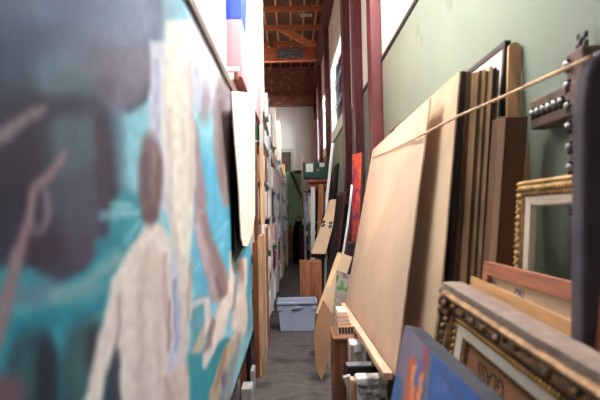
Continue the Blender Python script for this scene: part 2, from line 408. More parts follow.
# ------------------------------------------------------------- the mural
MX, MY0, MY1, MZ0, MZ1 = -.37, .42, 5.18, .46, 2.28
mural = thing('mural_painting', 'huge blurred canvas of pale nude bathers, teal water and dark trees on the left', 'painting', (MX, 2.8, MZ0))
SKIN = (224, 215, 206); SKIN2 = (206, 192, 182); MAUV = (122, 104, 110)
MUR = [
 # open water and sky
 ('p', [(110, -30), (270, -30), (270, 400), (180, 400), (120, 180)], (136, 200, 212), 20),
 ('p', [(190, 150), (260, 150), (260, 300), (190, 300)], (74, 172, 206), 30),
 ('c', [(205, 262), (222, 244)], (130, 200, 222), 4, 1.5), ('c', [(212, 240), (228, 222)], (120, 196, 220), 4, 1.5), ('c', [(193, 270), (200, 262)], (130, 200, 220), 3, 1.2),
 # tree mass
 ('p', [(-120, -60), (165, -60), (160, 55), (147, 100), (128, 114), (112, 96), (96, 96), (92, 110), (106, 140), (110, 200), (101, 238), (84, 268), (58, 280), (30, 264), (0, 255), (-120, 262)], (34, 42, 66), 8),
 ('e', ((62, 72), (46, 34)), (84, 112, 126), 34), ('e', ((72, 140), (32, 54)), (72, 94, 106), 30), ('e', ((120, 20), (52, 50)), (124, 138, 158), 46), ('e', ((45, 8), (60, 26)), (70, 92, 122), 36),
 ('e', ((14, 60), (18, 40)), (50, 70, 96), 26), ('e', ((96, 60), (22, 26)), (98, 104, 124), 20),
 ('e', ((122, 80), (26, 32)), (112, 108, 126), 12), ('e', ((104, 88), (10, 12)), (92, 88, 108), 8), ('e', ((136, 66), (14, 22)), (128, 122, 140), 10),
 ('e', ((22, 165), (26, 66)), (30, 32, 52), 24), ('e', ((60, 238), (38, 40)), (56, 58, 80), 12), ('e', ((84, 214), (20, 42)), (68, 74, 96), 14), ('e', ((40, 250), (22, 22)), (48, 42, 62), 10),
 ('e', ((60, 200), (20, 16)), (62, 76, 96), 12), ('e', ((88, 250), (12, 18)), (70, 64, 84), 8), ('e', ((30, 108), (26, 14)), (36, 38, 60), 14), ('e', ((70, 106), (22, 10)), (44, 50, 70), 12),
 ('p', [(92, 100), (104, 114), (110, 150), (108, 204), (98, 206), (96, 150)], (60, 52, 70), 6),
 # sea on the left
 ('p', [(-120, 262), (30, 268), (58, 284), (85, 270), (108, 236), (112, 205), (122, 190), (152, 200), (136, 245), (120, 290), (100, 400), (-120, 400)], (38, 146, 162), 8),
 ('c', [(12, 296), (50, 296)], (96, 130, 150), 22, 12), ('c', [(55, 296), (85, 286), (118, 256)], (136, 172, 172), 12, 5), ('c', [(20, 312), (60, 304), (108, 288)], (100, 160, 164), 12, 4),
 ('c', [(104, 216), (138, 212)], (150, 200, 210), 8, 3), ('c', [(112, 206), (130, 206)], (150, 200, 206), 6, 2.5), ('c', [(125, 240), (140, 222)], (110, 190, 200), 6, 3), ('c', [(100, 245), (116, 240)], (30, 138, 156), 8, 5),
 ('c', [(12, 330), (50, 316), (95, 316), (112, 300)], (10, 132, 152), 14, 9), ('c', [(88, 322), (106, 312)], (110, 160, 160), 7, 2.5),
 ('e', ((34, 384), (28, 54)), (28, 62, 74), 12), ('e', ((26, 372), (12, 30)), (46, 92, 98), 14), ('e', ((46, 380), (8, 40)), (30, 38, 56), 10),
 ('e', ((88, 376), (26, 56)), (40, 72, 80), 12), ('e', ((80, 372), (12, 30)), (60, 104, 106), 14), ('e', ((98, 350), (12, 22)), (44, 44, 58), 12),
 # reaching arms at the left
 ('t', [(-60, 164), (8, 132), (36, 112), (44, 108)], (134, 120, 124), 7, [9, 6, 5, 3]), ('c', [(10, 138), (34, 118)], (92, 84, 100), 5, 2),
 ('t', [(66, 152), (50, 176), (34, 190), (27, 226), (16, 262), (2, 320), (-20, 390)], (140, 120, 124), 6, [3, 4.5, 5, 4.5, 7, 7, 8]),
 ('t', [(46, 190), (49, 214), (42, 230), (28, 228)], (130, 112, 120), 5, [3, 3, 3, 4]), ('c', [(40, 198), (38, 220)], (50, 46, 66), 5, 4),
 ('e', ((4, 394), (22, 20)), (104, 80, 92), 10),
 # right background: pale cloth and hanging trunk
 ('p', [(188, 10), (202, 28), (226, 80), (218, 108), (206, 110), (196, 116), (190, 80)], (206, 210, 226), 8),
 ('e', ((205, 104), (6, 18)), (150, 142, 152), 6), ('c', [(197, 50), (199, 110)], (184, 190, 214), 4, 2), ('c', [(207, 52), (212, 84)], (186, 190, 210), 4, 2),
 ('p', [(213, 100), (219, 74), (228, 80), (233, 92), (234, 150), (229, 206), (222, 206), (214, 150)], (146, 134, 136), 4),
 ('c', [(220, 100), (222, 190)], (118, 104, 108), 4, 2), ('c', [(228, 100), (228, 180)], (170, 160, 160), 4, 1.6),
 # standing figure with drapery
 ('p', [(150, 40), (168, 40), (168, 215), (157, 205), (149, 130)], (206, 206, 218), 5), ('c', [(156, 60), (159, 190)], (180, 182, 206), 4, 2), ('c', [(163, 60), (164, 190)], (222, 220, 228), 4, 2),
 ('p', [(190, 110), (197, 130), (206, 190), (207, 225), (196, 220), (190, 160)], (150, 132, 140), 5),
 ('p', [(165, 20), (190, 20), (192, 100), (195, 160), (194, 225), (188, 268), (196, 318), (186, 322), (176, 270), (168, 205), (163, 120)], (228, 224, 210), 5),
 ('c', [(176, 70), (176, 180), (180, 250)], (236, 230, 214), 8, 4), ('c', [(190, 60), (191, 130), (191, 200)], (206, 194, 184), 5, 2), ('c', [(169, 110), (171, 200), (178, 262)], (208, 198, 192), 5, 2), ('c', [(183, 120), (183, 150)], (212, 202, 188), 4, 1.5),
 # dark figure limb
 ('p', [(194, 205), (205, 212), (212, 243), (226, 270), (232, 284), (226, 302), (212, 304), (204, 272), (198, 246)], (170, 152, 160), 4),
 ('t', [(204, 216), (212, 248), (222, 276), (224, 296)], (134, 112, 114), 5, [3, 4, 5, 5]), ('c', [(198, 225), (206, 268)], (196, 180, 188), 5, 1.8), ('c', [(216, 278), (220, 294)], (100, 82, 88), 4, 2),
 # seated figure: back, arm, shading
 ('p', [(149, 218), (163, 226), (171, 240), (174, 300), (178, 350), (194, 378), (194, 412), (118, 412), (116, 350), (118, 290), (124, 262), (136, 240)], (232, 222, 212), 5),
 ('t', [(136, 248), (122, 280), (112, 320), (100, 370), (90, 412)], (232, 222, 212), 6, [7, 9, 9, 8, 9]),
 ('t', [(118, 350), (117, 372), (118, 412)], (52, 60, 72), 5, [1.5, 3, 5]), ('c', [(120, 296), (117, 345)], (176, 154, 148), 5, 1.5),
 ('c', [(147, 246), (142, 300), (140, 410)], (204, 186, 174), 14, 4), ('c', [(158, 260), (160, 400)], (212, 196, 184), 12, 4), ('c', [(130, 290), (130, 400)], (232, 222, 212), 10, 4), ('c', [(134, 262), (146, 236)], (236, 226, 216), 8, 3),
 ('t', [(164, 255), (167, 310), (169, 352)], (200, 176, 172), 4, [1.5, 3.5, 1.5]), ('c', [(170, 300), (168, 350)], (150, 124, 124), 3, 1), ('e', ((178, 398), (15, 32)), (214, 196, 184), 5), ('c', [(166, 378), (172, 410)], (176, 154, 148), 5, 1.5),
 ('p', [(171, 250), (178, 262), (184, 330), (180, 366), (168, 374), (172, 330)], (200, 204, 222), 4), ('c', [(175, 280), (176, 350)], (150, 158, 190), 3, 1.5), ('c', [(179, 290), (180, 340)], (172, 176, 204), 3, 1),
 ('t', [(182, 268), (186, 310), (184, 350), (180, 368)], (218, 206, 196), 4, [4, 4, 4, 3]), ('c', [(190, 262), (188, 320)], (180, 160, 154), 4, 1.2),
 ('e', ((150, 178), (12.5, 45)), (120, 100, 104), 5), ('c', [(144, 155), (146, 200)], (94, 78, 86), 6, 3), ('c', [(153, 146), (156, 190)], (142, 120, 120), 5, 2.5), ('e', ((150, 214), (8, 9)), (98, 76, 80), 5), ('c', [(158, 160), (157, 200)], (100, 82, 88), 5, 2),
 # reclining group bottom right
 ('p', [(192, 300), (206, 292), (208, 320), (200, 340), (190, 350)], (86, 160, 172), 4), ('c', [(192, 306), (204, 300)], (210, 206, 206), 4, 3), ('t', [(204, 330), (194, 352), (188, 372)], (192, 176, 150), 4, [3, 4, 3]),
 ('p', [(188, 352), (204, 352), (226, 338), (232, 342), (206, 404), (190, 404)], (44, 146, 160), 4),
 ('t', [(228, 300), (218, 330), (208, 352), (205, 366)], (226, 216, 208), 4, [6, 6, 6, 3]), ('t', [(213, 322), (209, 344), (203, 350)], (140, 116, 124), 3, [3, 3, 2]), ('t', [(207, 300), (208, 320), (206, 334)], (220, 208, 202), 3, [3, 3, 1.5]),
 ('t', [(231, 252), (232, 278), (229, 304)], (228, 218, 210), 3, [2, 3, 4]), ('t', [(243, 262), (242, 296), (236, 326)], (224, 212, 204), 3, [4, 5, 5]), ('e', ((241, 272), (3.5, 11)), (164, 140, 136), 3), ('c', [(236, 280), (234, 310)], (160, 138, 138), 3, 1.2),
 ('t', [(248, 300), (242, 330), (232, 350)], (214, 202, 192), 3, [4, 5, 5]), ('t', [(232, 344), (222, 372), (212, 404)], (196, 174, 144), 4, [4, 5, 5]), ('c', [(227, 350), (216, 388)], (150, 120, 104), 3, 1.4), ('e', ((225, 382), (4, 11)), (120, 104, 126), 3), ('t', [(240, 336), (232, 368), (226, 400)], (150, 156, 160), 4, [2, 3, 4]),
 ('c', [(249.5, 262), (248.5, 330)], (60, 156, 180), 3, 1.2),
]
def mural_pt(u, v):
    k0, k1 = 1/MY0, 1/MY1
    return Vector((MX, 1/(k0+(k1-k0)*u), MZ0+(MZ1-MZ0)*v))
grid_canvas('canvas', mural_pt, 420, 190, lambda x, y: paint(x, y, (34, 42, 66), MUR), vcol_mat('oil_paint', .5, 0, .3), mural)
s = MB()
s.box(MX-.05, MX-.004, MY0, MY1, MZ0, MZ0+.06).box(MX-.05, MX-.004, MY0, MY1, MZ1-.06, MZ1).box(MX-.05, MX-.004, MY0, MY0+.06, MZ0+.06, MZ1-.06).box(MX-.05, MX-.004, MY1-.06, MY1, MZ0+.06, MZ1-.06)
s.box(MX-.012, MX-.002, MY0, MY1, MZ0, MZ1)
s.build('stretcher', wood('stretcher_wood', (150, 112, 80), axis='y'), mural)
MB().box(MX-.05, MX+.014, MY0, MY1-.3, MZ1+.001, MZ1+.05).build('top_batten', wood('weathered_batten', (120, 104, 96), axis='y', amt=.15), mural, .004)
# trestle that carries the mural
t = thing('wooden_trestle', 'low wooden trestle under the bottom edge of the mural', 'trestle', (-.55, 2.8, 0))
MB().box(-.80, -.385, MY0, 5.0, .40, .459).build('top_rail', W_BROWN_Y, t)
for y in (.5, 2.6, 4.72):
    MB().box(-.46, -.40, y, y+.07, 0, .40).build('leg', W_BROWN, t); MB().box(-.80, -.74, y, y+.07, 0, .40).build('leg', W_BROWN, t)

# cream sheet hanging in front of the far end of the mural
fl = MB(); X = -.31
pts = [PX(231.5, 91, X), PX(246, 92, X), PX(255, 100, X), PX(255, 215, X), PX(252.5, 232, X), PX(248, 246, X), PX(243.5, 246, X), PX(241.5, 238, X), PX(239, 190, X), PX(235, 140, X)]
o = fl.slab(pts, .008).build('hanging_sheet', CREAM)
tag(o, 'cream sheet hanging over the far end of the mural', 'sheet')
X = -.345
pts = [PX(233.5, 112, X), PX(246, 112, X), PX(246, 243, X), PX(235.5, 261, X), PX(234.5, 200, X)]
tag(MB().slab(pts, .006).build('shadow_strip', BLACKC), 'thin black strip standing in for the shadow behind the hanging cream sheet', 'board')  # black sheet put where shade falls between mural and cream sheet

# boards standing on end past the mural
def endboard(name, label, px0, px1, top, d, dy, m, cat='board', X1=None, zb=0.0):
    a = P(px0, top, d); b = P(px1, top, d)
    o = MB().box(a.x, b.x, d, d+dy, zb, a.z).build(name, m, None, .003)
    return tag(o, label, cat)
endboard('upright_board', 'brown board on end just past the mural edge', 252.2, 257.3, 243, 5.4, .55, W_BROWN, 'board')
endboard('upright_board', 'tan board on end with pale edge beside the brown one', 257.5, 261.6, 236, 5.45, .6, wood('pale_board', (176, 142, 104)), 'board')
endboard('upright_board', 'thin white strip board between the tan and reddish boards', 262.2, 263.8, 225, 6.3, .3, WHITE, 'board')
endboard('upright_board', 'reddish brown board on end beside the grey rack post', 264, 266.6, 228, 6.62, .25, wood('reddish_board', (150, 84, 54)), 'board')
endboard('upright_post', 'orange tan timber post right of the cream sheet', 259, 262.3, 146, 6.75, .06, wood('orange_tan_post', (214, 156, 108)), 'post')
endboard('upright_post', 'brown timber post touching the edge of the cream sheet', 252.6, 256.6, 142, 6.0, .06, W_BROWN, 'post')
endboard('upright_board', 'narrow black board standing below the mural corner', 245, 250, 312, 5.22, .1, BLACK)
endboard('upright_board', 'short reddish brown board under the mural corner', 238.5, 244, 330, 5.08, .1, wood('short_reddish_board', (150, 92, 56)))
for k, (px, t_, d, lab) in enumerate(((233, 384, 4.4, 'grey painted block on the floor under the mural'), (247, 389, 4.45, 'white painted block on the floor beside the black board'), (252.5, 371, 5.0, 'thin white stick end on the floor past the mural'))):
    a = P(px, t_, d)
    tag(MB().box(a.x-.02 if k == 2 else a.x-.045, a.x+.012 if k == 2 else a.x+.035, d, d+.2, 0, max(.05, a.z)).build('floor_block', [mat('grey_block', (110, 108, 106)), mat('dull_white', (150, 148, 144)), mat('dull_white', (150, 148, 144))][k], None, .004), lab, 'block')

# ---------------------------------------------------------- left-hand racks
COLS = [('white', (238, 238, 236)), ('pale grey', (190, 194, 200)), ('cream', (236, 220, 198)), ('tan', (206, 160, 116)), ('pink', (226, 168, 170)), ('blue', (70, 110, 160)), ('light blue', (150, 180, 205)), ('dark navy', (40, 44, 64)), ('red', (176, 50, 56)), ('brown', (120, 80, 56)), ('black', (26, 24, 26)), ('green', (70, 120, 66))]
WGT = [14, 6, 7, 5, 3, 1, 3, 2, 2, 2, 2, 1]
cmats = {n: mat('goods_'+n.replace(' ', '_'), c, .65, amt=.06) for n, c in COLS}
def carton(name, x0, x1, y0, y1, z0, z1, cn, label, group, kind='carton'):
    t = thing(name, label, kind, ((x0+x1)/2, (y0+y1)/2, z0), group)
    MB().box(x0, x1, y0, y1, z0, z1-.012).build('body', cmats[cn], t, .004)
    MB().box(x0-.002, x1+.004, y0-.003, y1+.003, z1-.045, z1).build('lid', cmats[cn] if cn != 'white' else cmats['pale grey'], t, .003)
    return t
def can(x, y, z, r, h, cn, label, group):
    t = thing('paint_can', label, 'can', (x, y, z), group)
    MB().lathe((x, y, z), [(r*.97, 0), (r, .006), (r, h-.01), (r*.96, h)], 14).build('body', cmats[cn], t)
    MB().lathe((x, y, z+h), [(r*.98, 0), (r*.98, .008), (r*.8, .006)], 14).build('lid', STEEL, t)
def book(x1, y, z, dy, h, dx, cn, label, group):
    t = thing('binder', label, 'binder', (x1-dx/2, y+dy/2, z), group)
    MB().box(x1-dx, x1, y, y+dy, z, z+h).build('cover', cmats[cn], t, .004)
    MB().box(x1, x1+.002, y+dy*.2, y+dy*.8, z+h*.45, z+h*.8).build('spine_label', cmats['white'], t)
def roll(x1, y, z, r, h, cn, label, group):
    t = thing('paper_roll', label, 'roll', (x1-r, y, z), group)
    MB().lathe((x1-r, y, z), [(r, 0), (r, h)], 14).build('body', cmats[cn], t)
    MB().lathe((x1-r, y, z+h), [(r*.5, 0), (r*.5, .004)], 12).build('core', cmats['brown'], t)
RX0, RX1 = -1.05, -.33
RACKP = mat('rack_paint', (188, 186, 182), .5, amt=.06)
bays = [(7.12, 9.1), (9.1, 11.4), (11.4, 14.0), (14.0, 17.0), (17.0, 20.0)]
LEV = [.10, .58, 1.02, 1.46, 1.92, 2.42]
ORD = ['bottom', 'second', 'third', 'fourth', 'fifth', 'top']
BN = ['nearest', 'second', 'third', 'fourth', 'furthest']
PN = ['first', 'second', 'third', 'fourth', 'fifth', 'sixth', 'seventh']
NB = [6, 5, 4, 3, 3]
RXO = [0, .02, .05, .10, .19]
for bi, (y0, y1) in enumerate(bays):
    RX0, RX1 = -1.05+RXO[bi], -.33+RXO[bi]
    top = [2.75, 2.70, 2.62, 2.62, 2.62][bi]
    t = thing('storage_rack', ['grey steel rack just past the mural, tall grey front post', 'second steel rack behind the front one, left aisle', 'third steel rack of the left aisle, midway along', 'fourth steel rack of the left aisle, before the last', 'last steel rack of the left aisle, near the green board'][bi], 'rack', ((RX0+RX1)/2, (y0+y1)/2, 0), 'steel racks along the left of the aisle')
    for x in (RX0, RX1-.05):
        for y in (y0+.005, y1-.055): MB().box(x, x+.045, y, y+.045, 0, top).build('upright', RACKP, t)
    for z in LEV: MB().box(RX0+.052, RX1-.002, y0+.06, y1-.06, z-.022, z).build('shelf', RACKP, t)
    for li, z in enumerate(LEV):
        n = NB[bi]; y = y0+.08; room = y1-y0-.16
        hmax = (LEV[li+1]-z-.06) if li < 5 else top-z-.05
        for k in range(n):
            dy = room/n*.94; yy = y0+.08+room/n*k
            cn = random.choices([c[0] for c in COLS], WGT)[0]
            if li == 5: cn = random.choice(['white', 'cream', 'white', 'tan']) if (bi, k) != (0, 0) else 'green'
            lab_at = '%s in line on the %s shelf of the %s left rack' % (PN[k], ORD[li], BN[bi])
            grp = 'goods on the left racks'
            r = random.random(); x1 = RX1-.004+random.uniform(-.02, .03); h = hmax*random.uniform(.72, 1.0)
            if r < .5 or cn == 'green': carton('carton', x1-.40, x1, yy, yy+dy*random.uniform(.75, 1), z+.001, z+.001+h, cn, '%s carton, %s' % (cn, lab_at), grp)
            elif r < .68: can(x1-.12, yy+dy*.5, z+.001, min(.11, dy*.45), min(h, .34), cn, '%s paint can, %s' % (cn, lab_at), grp)
            elif r < .86: book(x1, yy, z+.001, min(dy*.8, .14), min(h, .40), .28, cn, '%s binder, %s' % (cn, lab_at), grp)
            else: roll(x1, yy+dy*.5, z+.001, min(.09, dy*.4), h, cn, '%s upright roll, %s' % (cn, lab_at), grp)

# tall goods on a high shelf above the mural
t = thing('high_shelf', 'white high shelf on brown tipped bracket arms above the mural', 'shelf', (-.75, 4.4, 2.53))
MB().box(-1.25, -.46, 2.3, 7.0, 2.531, 2.57).build('shelf_board', WHITE, t)
for y in (4.2, 5.35):
    b = MB().box(-1.25, -.40, y, y+.05, 2.482, 2.53).build('bracket_arm', WHITE, t)
    MB().box(-.3995, -.372, y-.004, y+.054, 2.478, 2.534).build('bracket_tip', W_BROWN, b)
MB().box(-.455, -.43, 4.255, 5.345, 2.36, 2.53).build('side_board', wood('red_brown_board_along', (128, 70, 56), axis='y'), t)
for y in (2.35, 6.85):
    MB().box(-1.24, -1.16, y, y+.08, 0, 2.53).build('upright', STEEL, t); MB().box(-.92, -.84, y, y+.08, 0, 2.53).build('upright', STEEL, t)
PINK = mat('dusty_pink_card', (164, 112, 114), .7, amt=.04); PALEP = mat('pale_pink_card', (206, 160, 158), .7, amt=.03)
def tall(x0, x1, y0, y1, ztop, m, label):
    t = thing('tall_carton', label, 'carton', ((x0+x1)/2, (y0+y1)/2, 2.571))
    MB().box(x0, x1, y0, y1, 2.571, ztop).build('body', m, t, .006)
    MB().box(x0+.02, x1-.02, y0-.003, y0-.0005, 2.62, 2.65).build('tape_band', CREAM, t)
def XP(px, d): return P(px, 40, d).x
tall(-.86, -.475, 2.5, 3.4, 4.3, cmats['white'], 'tall white parcel on the high shelf, nearest the camera')
tall(-.86, -.475, 3.42, 4.42, 4.3, cmats['white'], 'tall white parcel directly left of the pink carton on the high shelf')
tall(-.80, XP(241.5, 4.5), 4.5, 5.12, 3.02, PINK, 'dusty pink carton on the high shelf under the blue bin')
tall(-.80, XP(247.5, 5.25), 5.25, 5.75, 4.6, cmats['cream'], 'tall cream parcel right of the pink carton on the high shelf')
tall(-.80, XP(254, 5.9), 5.9, 6.9, 4.9, PALEP, 'tall pale pink parcel at the far end of the high shelf')
x1 = XP(242.5, 4.45)
t = thing('storage_bin', 'bright blue plastic bin high above the mural on the pink carton', 'bin', (x1-.2, 4.75, 3.022))
BLUE = mat('bright_blue_plastic', (14, 46, 168), .45, amt=.04)
MB().hexa([Vector(p) for p in ((x1-.38, 4.52, 3.022), (x1-.02, 4.52, 3.022), (x1-.02, 5.0, 3.022), (x1-.38, 5.0, 3.022), (x1-.4, 4.5, 3.36), (x1, 4.5, 3.36), (x1, 5.02, 3.36), (x1-.4, 5.02, 3.36))]).build('bin_body', BLUE, t)
MB().box(x1-.41, x1+.012, 4.488, 5.032, 3.36, 3.39).build('rim', BLUE, t, .005)

# goods standing on top of the racks that make the stepped outline
def topbox(px0, px1, py, d, cn, label, z0, name='carton', cat='carton', dy=.5):
    a = P(px0, py, d); b = P(px1, py, d)
    carton(name, a.x, b.x, d, d+dy, z0, a.z, cn, label, None, cat)
for bi, z in ((0, 2.752), (1, 2.702), (2, 2.622), (3, 2.622), (4, 2.622)):
    y0, y1 = bays[bi]; RX0, RX1 = -1.05+RXO[bi], -.33+RXO[bi]
    tag(MB().box(RX0, RX1, y0+.0, y1-.0, z-.0015, z+.02).build('rack_deck', RACKP), ['pale deck board on top of the nearest left rack', 'pale deck board on top of the second left rack', 'pale deck board on top of the third left rack', 'pale deck board on top of the fourth left rack', 'pale deck board on top of the furthest left rack'][bi], 'board')
topbox(254, 261.5, -6, 7.16, 'cream', 'very tall cream parcel on the front corner of the nearest left rack', 2.774, dy=.36)
topbox(252, 267, 93, 7.55, 'white', 'round shouldered white parcel on top of the nearest left rack', 2.774)
topbox(258, 270.5, 112, 9.3, 'white', 'white carton with pale lid on top of the second left rack', 2.724, dy=.8)
topbox(270.6, 275, 108, 10.6, 'cream', 'cream tall parcel on top of the second left rack, far corner', 2.724, dy=.4)
topbox(268, 279.5, 121, 12.4, 'cream', 'cream carton with tan side on top of the third left rack', 2.644, dy=1.1)
topbox(274, 279.3, 143, 15, 'cream', 'cream carton on top of the fourth left rack', 2.644, dy=.9)
topbox(280.5, 284.5, 164, 17.6, 'tan', 'tan carton on top of the furthest left rack', 2.644, dy=.9)

# ------------------------------------------------------------ far end group
# green board leaning at the far end
q = [P(283, 172, 22.2), P(303, 170, 22.2), P(304, 243, 21.6), P(281, 243, 21.6)]
zq = .006
for i in (2, 3): q[i].z = zq
t = thing('green_board', 'green panel with black diagonal strap leaning at the far end', 'board', (0.1, 21.6, 0))
MB().slab(q, .04).build('panel', mat('green_board_paint', (104, 144, 104), .7, ns=3, amt=.1), t)
n = (q[1]-q[0]).cross(q[3]-q[0]).normalized()
if n.y > 0: n = -n
def on(p, off): return Vector(p)+n*off
a, b = P(291, 172, 22.2), P(306.5, 209, 21.92)
dirv = (b-a).normalized(); sd = dirv.cross(n).normalized()*.06
MB().slab([on(a-sd, .06), on(b-sd, .06), on(b+sd, .06), on(a+sd, .06)], .03).build('strap', BLACK, t)
MB().box(P(294, 171, 22.0).x, P(302, 171, 22.0).x, 22.0, 22.05, P(294, 173.5, 22).z, P(294, 170.5, 22).z).build('top_bar', BLACK, t)
tag(MB().tube([Vector((P(299, 172, 20.5).x, 20.3, .012)), P(302.5, 158, 20.8)], .02, 8).build('pale_pole', W_TAN), 'thin pale pole standing before the green board', 'pole')
a, b = P(284.3, 225, 20.3), P(292, 225, 20.3)
tag(MB().box(a.x, b.x, 20.3, 20.42, 0, a.z).build('cardboard_sheet', wood('far_brown_panel', (150, 98, 62))), 'brown cardboard panel standing on end at the far left', 'panel')
# black bag
t = thing('black_bag', 'black cloth bag standing on the floor at the aisle end', 'bag', (P(299, 222, 17.5).x, 17.5, 0))
cx = P(299, 240, 17.5).x
bg = MB().lathe((cx, 17.5, .001), [(.14, 0), (.20, .06), (.205, .5), (.19, .85), (.15, 1.1), (.10, 1.22), (.12, 1.28)], 18)
subdiv_wobble(bg.build('bag_body', BLACKC, t), .02, 4, 3, 1)
MB().tube([(cx-.1, 17.5, 1.2), (cx-.08, 17.5, 1.36), (cx, 17.5, 1.42), (cx+.08, 17.5, 1.36), (cx+.1, 17.5, 1.2)], .015, 6).build('handle', BLACKC, t)
a = P(303.8, 225, 16.8)
t = thing('white_bottle', 'small white bottle on a dark box beside the black bag', 'bottle', (a.x, 16.8, a.z))
MB().lathe(a, [(.05, 0), (.055, .02), (.055, .14), (.025, .19), (.022, .22)], 12).build('body', WHITE, t)
MB().lathe(a+Vector((0, 0, .22)), [(.026, 0), (.026, .03)], 10).build('cap', BLACK, t)
tag(MB().box(a.x-.12, a.x+.1, 16.7, 17.1, 0, a.z-.001).build('dark_box', W_DARK, None, .005), 'tall dark box with a white bottle on it', 'box')
# far right shelf carrying a dark green carton
d = 13.8
xa, xb = P(303.5, 190, d).x, P(328, 190, d).x
zt = P(310, 190.5, d).z
t = thing('open_shelf', 'open shelf unit with the green carton on top, far right', 'shelf', ((xa+xb)/2, d+.3, 0))
for x in (xa, xb-.04):
    for y in (d, d+.56): MB().box(x, x+.04, y, y+.04, 0, zt-.03).build('upright', STEEL, t)
for z in (.2, .75, 1.3, zt): MB().box(xa, xb, d, d+.6, z-.03, z).build('shelf', STEEL if z < zt else W_BROWN_Y, t)
za_, zb2 = zt+.001, P(310, 178.5, d).z
t = thing('green_carton', 'dark green carton with white papers taped on it, far right', 'carton', ((xa+xb)/2, d+.2, zb2))
gz1 = P(310, 162.5, d-.05).z
MB().box(xa, xb, d-.05, d+.45, zb2, gz1).build('body', mat('dark_green_card', (46, 84, 74), .7, amt=.06), t, .006)
for (p0, p1, q0, q1) in ((306, 313, 163.5, 172), (319.5, 324.5, 162.8, 167)):
    a, b = P(p0, q1, d-.052), P(p1, q0, d-.052)
    MB().box(a.x, b.x, d-.056, d-.0505, a.z, b.z).build('paper_label', WHITE, t)
MB().ball(P(318, 170, d-.05), .03, sc=(1, .3, 1)).build('hole_rim', W_TAN, t)
LEA = mat('red_brown_leather', (140, 70, 52), .45, amt=.12)
zm = (zb2+zt)/2
for k, (z0, z1) in enumerate(((zt+.001, zm-.002), (zm, zb2-.002))):
    o = MB().box(P(308, 180, d).x, xb+.03, d-.04, d+.5, z0, z1).build('cushion', LEA, None, (z1-z0)*.42)
    tag(o, ['lower red brown cushion under the dark green carton', 'upper red brown cushion pressed under the dark green carton'][k], 'cushion', 'red brown cushions on the far shelf')
for k, (px, cn, zz, h) in enumerate(((306.2, 'pale grey', 1.301, .5), (309.5, 'white', 1.301, .62), (313, 'white', 1.301, .7), (306, 'dark navy', .751, .45), (310, 'tan', .751, .5), (314, 'black', .751, .48))):
    a = P(px, 200, d+.15)
    book(0, 0, 0, 0, 0, 0, cn, '', '') if False else None
    t = thing('box_file', ['pale grey box file on the far shelf, leftmost upper row', 'white box file in the middle of the far shelf upper row', 'white box file nearest the plank on the far shelf upper row', 'navy box file on the far shelf lower row', 'tan box file on the far shelf lower row', 'black box file on the far shelf lower row'][k], 'file', (a.x, d+.15, zz), 'box files on the far shelf')
    MB().box(a.x-.034, a.x+.034, d+.06, d+.34, zz, zz+h).build('cover', cmats[cn], t, .003)
    MB().box(a.x-.02, a.x+.02, d+.056, d+.0595, zz+h*.5, zz+h*.75).build('spine_label', cmats['cream'], t)
a, b = P(318.3, 183, 12.9), P(323.5, 183, 12.9)
fx = P(315, 250, 12.9)
tag(MB().slab([P(318.8, 184, 13.2), P(324, 184, 13.2), Vector((fx.x+.11, 12.7, .008)), Vector((fx.x, 12.7, .008))], .03).build('timber_plank', wood('orange_brown_plank', (168, 108, 60))), 'orange brown plank leaning beside the far shelf', 'plank')
tag(MB().slab([P(311, 187, 13.0), P(315, 187, 13.0), Vector((P(310, 250, 12.8).x+.09, 12.75, .006)), Vector((P(310, 250, 12.8).x, 12.75, .006))], .03).build('white_plank', WHITE), 'narrow white plank leaning left of the orange brown one', 'plank')
# cloth draped on a pole
tag(subdiv_wobble(MB().slab([P(305, 199, 15.5), P(309.5, 199, 15.5), P(311, 244, 15.3), P(306, 244, 15.3)], .03).build('draped_cloth', mat('dusty_beige_cloth', (150, 130, 110), .9, amt=.2)), .03, 3, 1, 5), 'dusty beige cloth hanging before the far shelf', 'cloth')
def lean(name, label, yf, yn, xf, zf, xt, zt, t, m, cat='panel', parent=None, front=None):
    """board leaning on the right wall: foot (xf,zf) to top (xt,zt), spanning yn..yf"""
    pts = [Vector((xt, yf, zt)), Vector((xt, yn, zt)), Vector((xf, yn, zf)), Vector((xf, yf, zf))]
    mb = MB()
    n = Vector((-(zt-zf), 0, (xt-xf))).normalized()
    bk = [p - n*t for p in pts]
    mb.hexa(pts+bk, 0, front)
    o = mb.build(name, m, parent)
    if parent is None: tag(o, label, cat)
    return o
# dark boards leaning along the right wall beyond the big sheet
DK = [(30, 22, 20), (70, 36, 28), (24, 22, 26), (90, 52, 36), (44, 30, 34), (20, 18, 18), (62, 44, 34)]
dm = [mat('dark_board_%d' % i, c, .75, ns=4, amt=.2, spec=.15) for i, c in enumerate(DK)]
lean('leaning_board', 'black board leaning lowest behind the tan carton', 7.08, 6.45, .30, .004, .545, 1.70, .03, dm[0], 'board')
lean('leaning_board', 'reddish dark board leaning behind the black one', 7.10, 6.5, .345, .004, .585, 1.74, .03, dm[1], 'board')
lean('leaning_board', 'deep grey board leaning third behind the tan carton', 7.09, 6.55, .395, .004, .62, 1.60, .03, dm[2], 'board')
lean('leaning_board', 'chestnut brown board leaning near the first red post', 7.11, 6.6, .44, .004, .65, 1.5, .03, dm[3], 'board')
lean('leaning_board', 'black tall panel leaning below the bright far window', 11.8, 10.75, .62, .004, .86, 2.42, .03, dm[5], 'board')
lean('leaning_board', 'dark umber board leaning beyond the tall tan carton', 11.0, 9.7, .46, .004, .70, 1.75, .03, dm[4], 'board')
lean('leaning_board', 'brown board leaning between the second and third red posts', 10.7, 9.4, .53, .004, .77, 1.62, .03, dm[6], 'board')
lean('leaning_board', 'near black board in the dark gap beyond the tan carton', 11.6, 9.9, .39, .004, .60, 1.45, .03, dm[5], 'board')
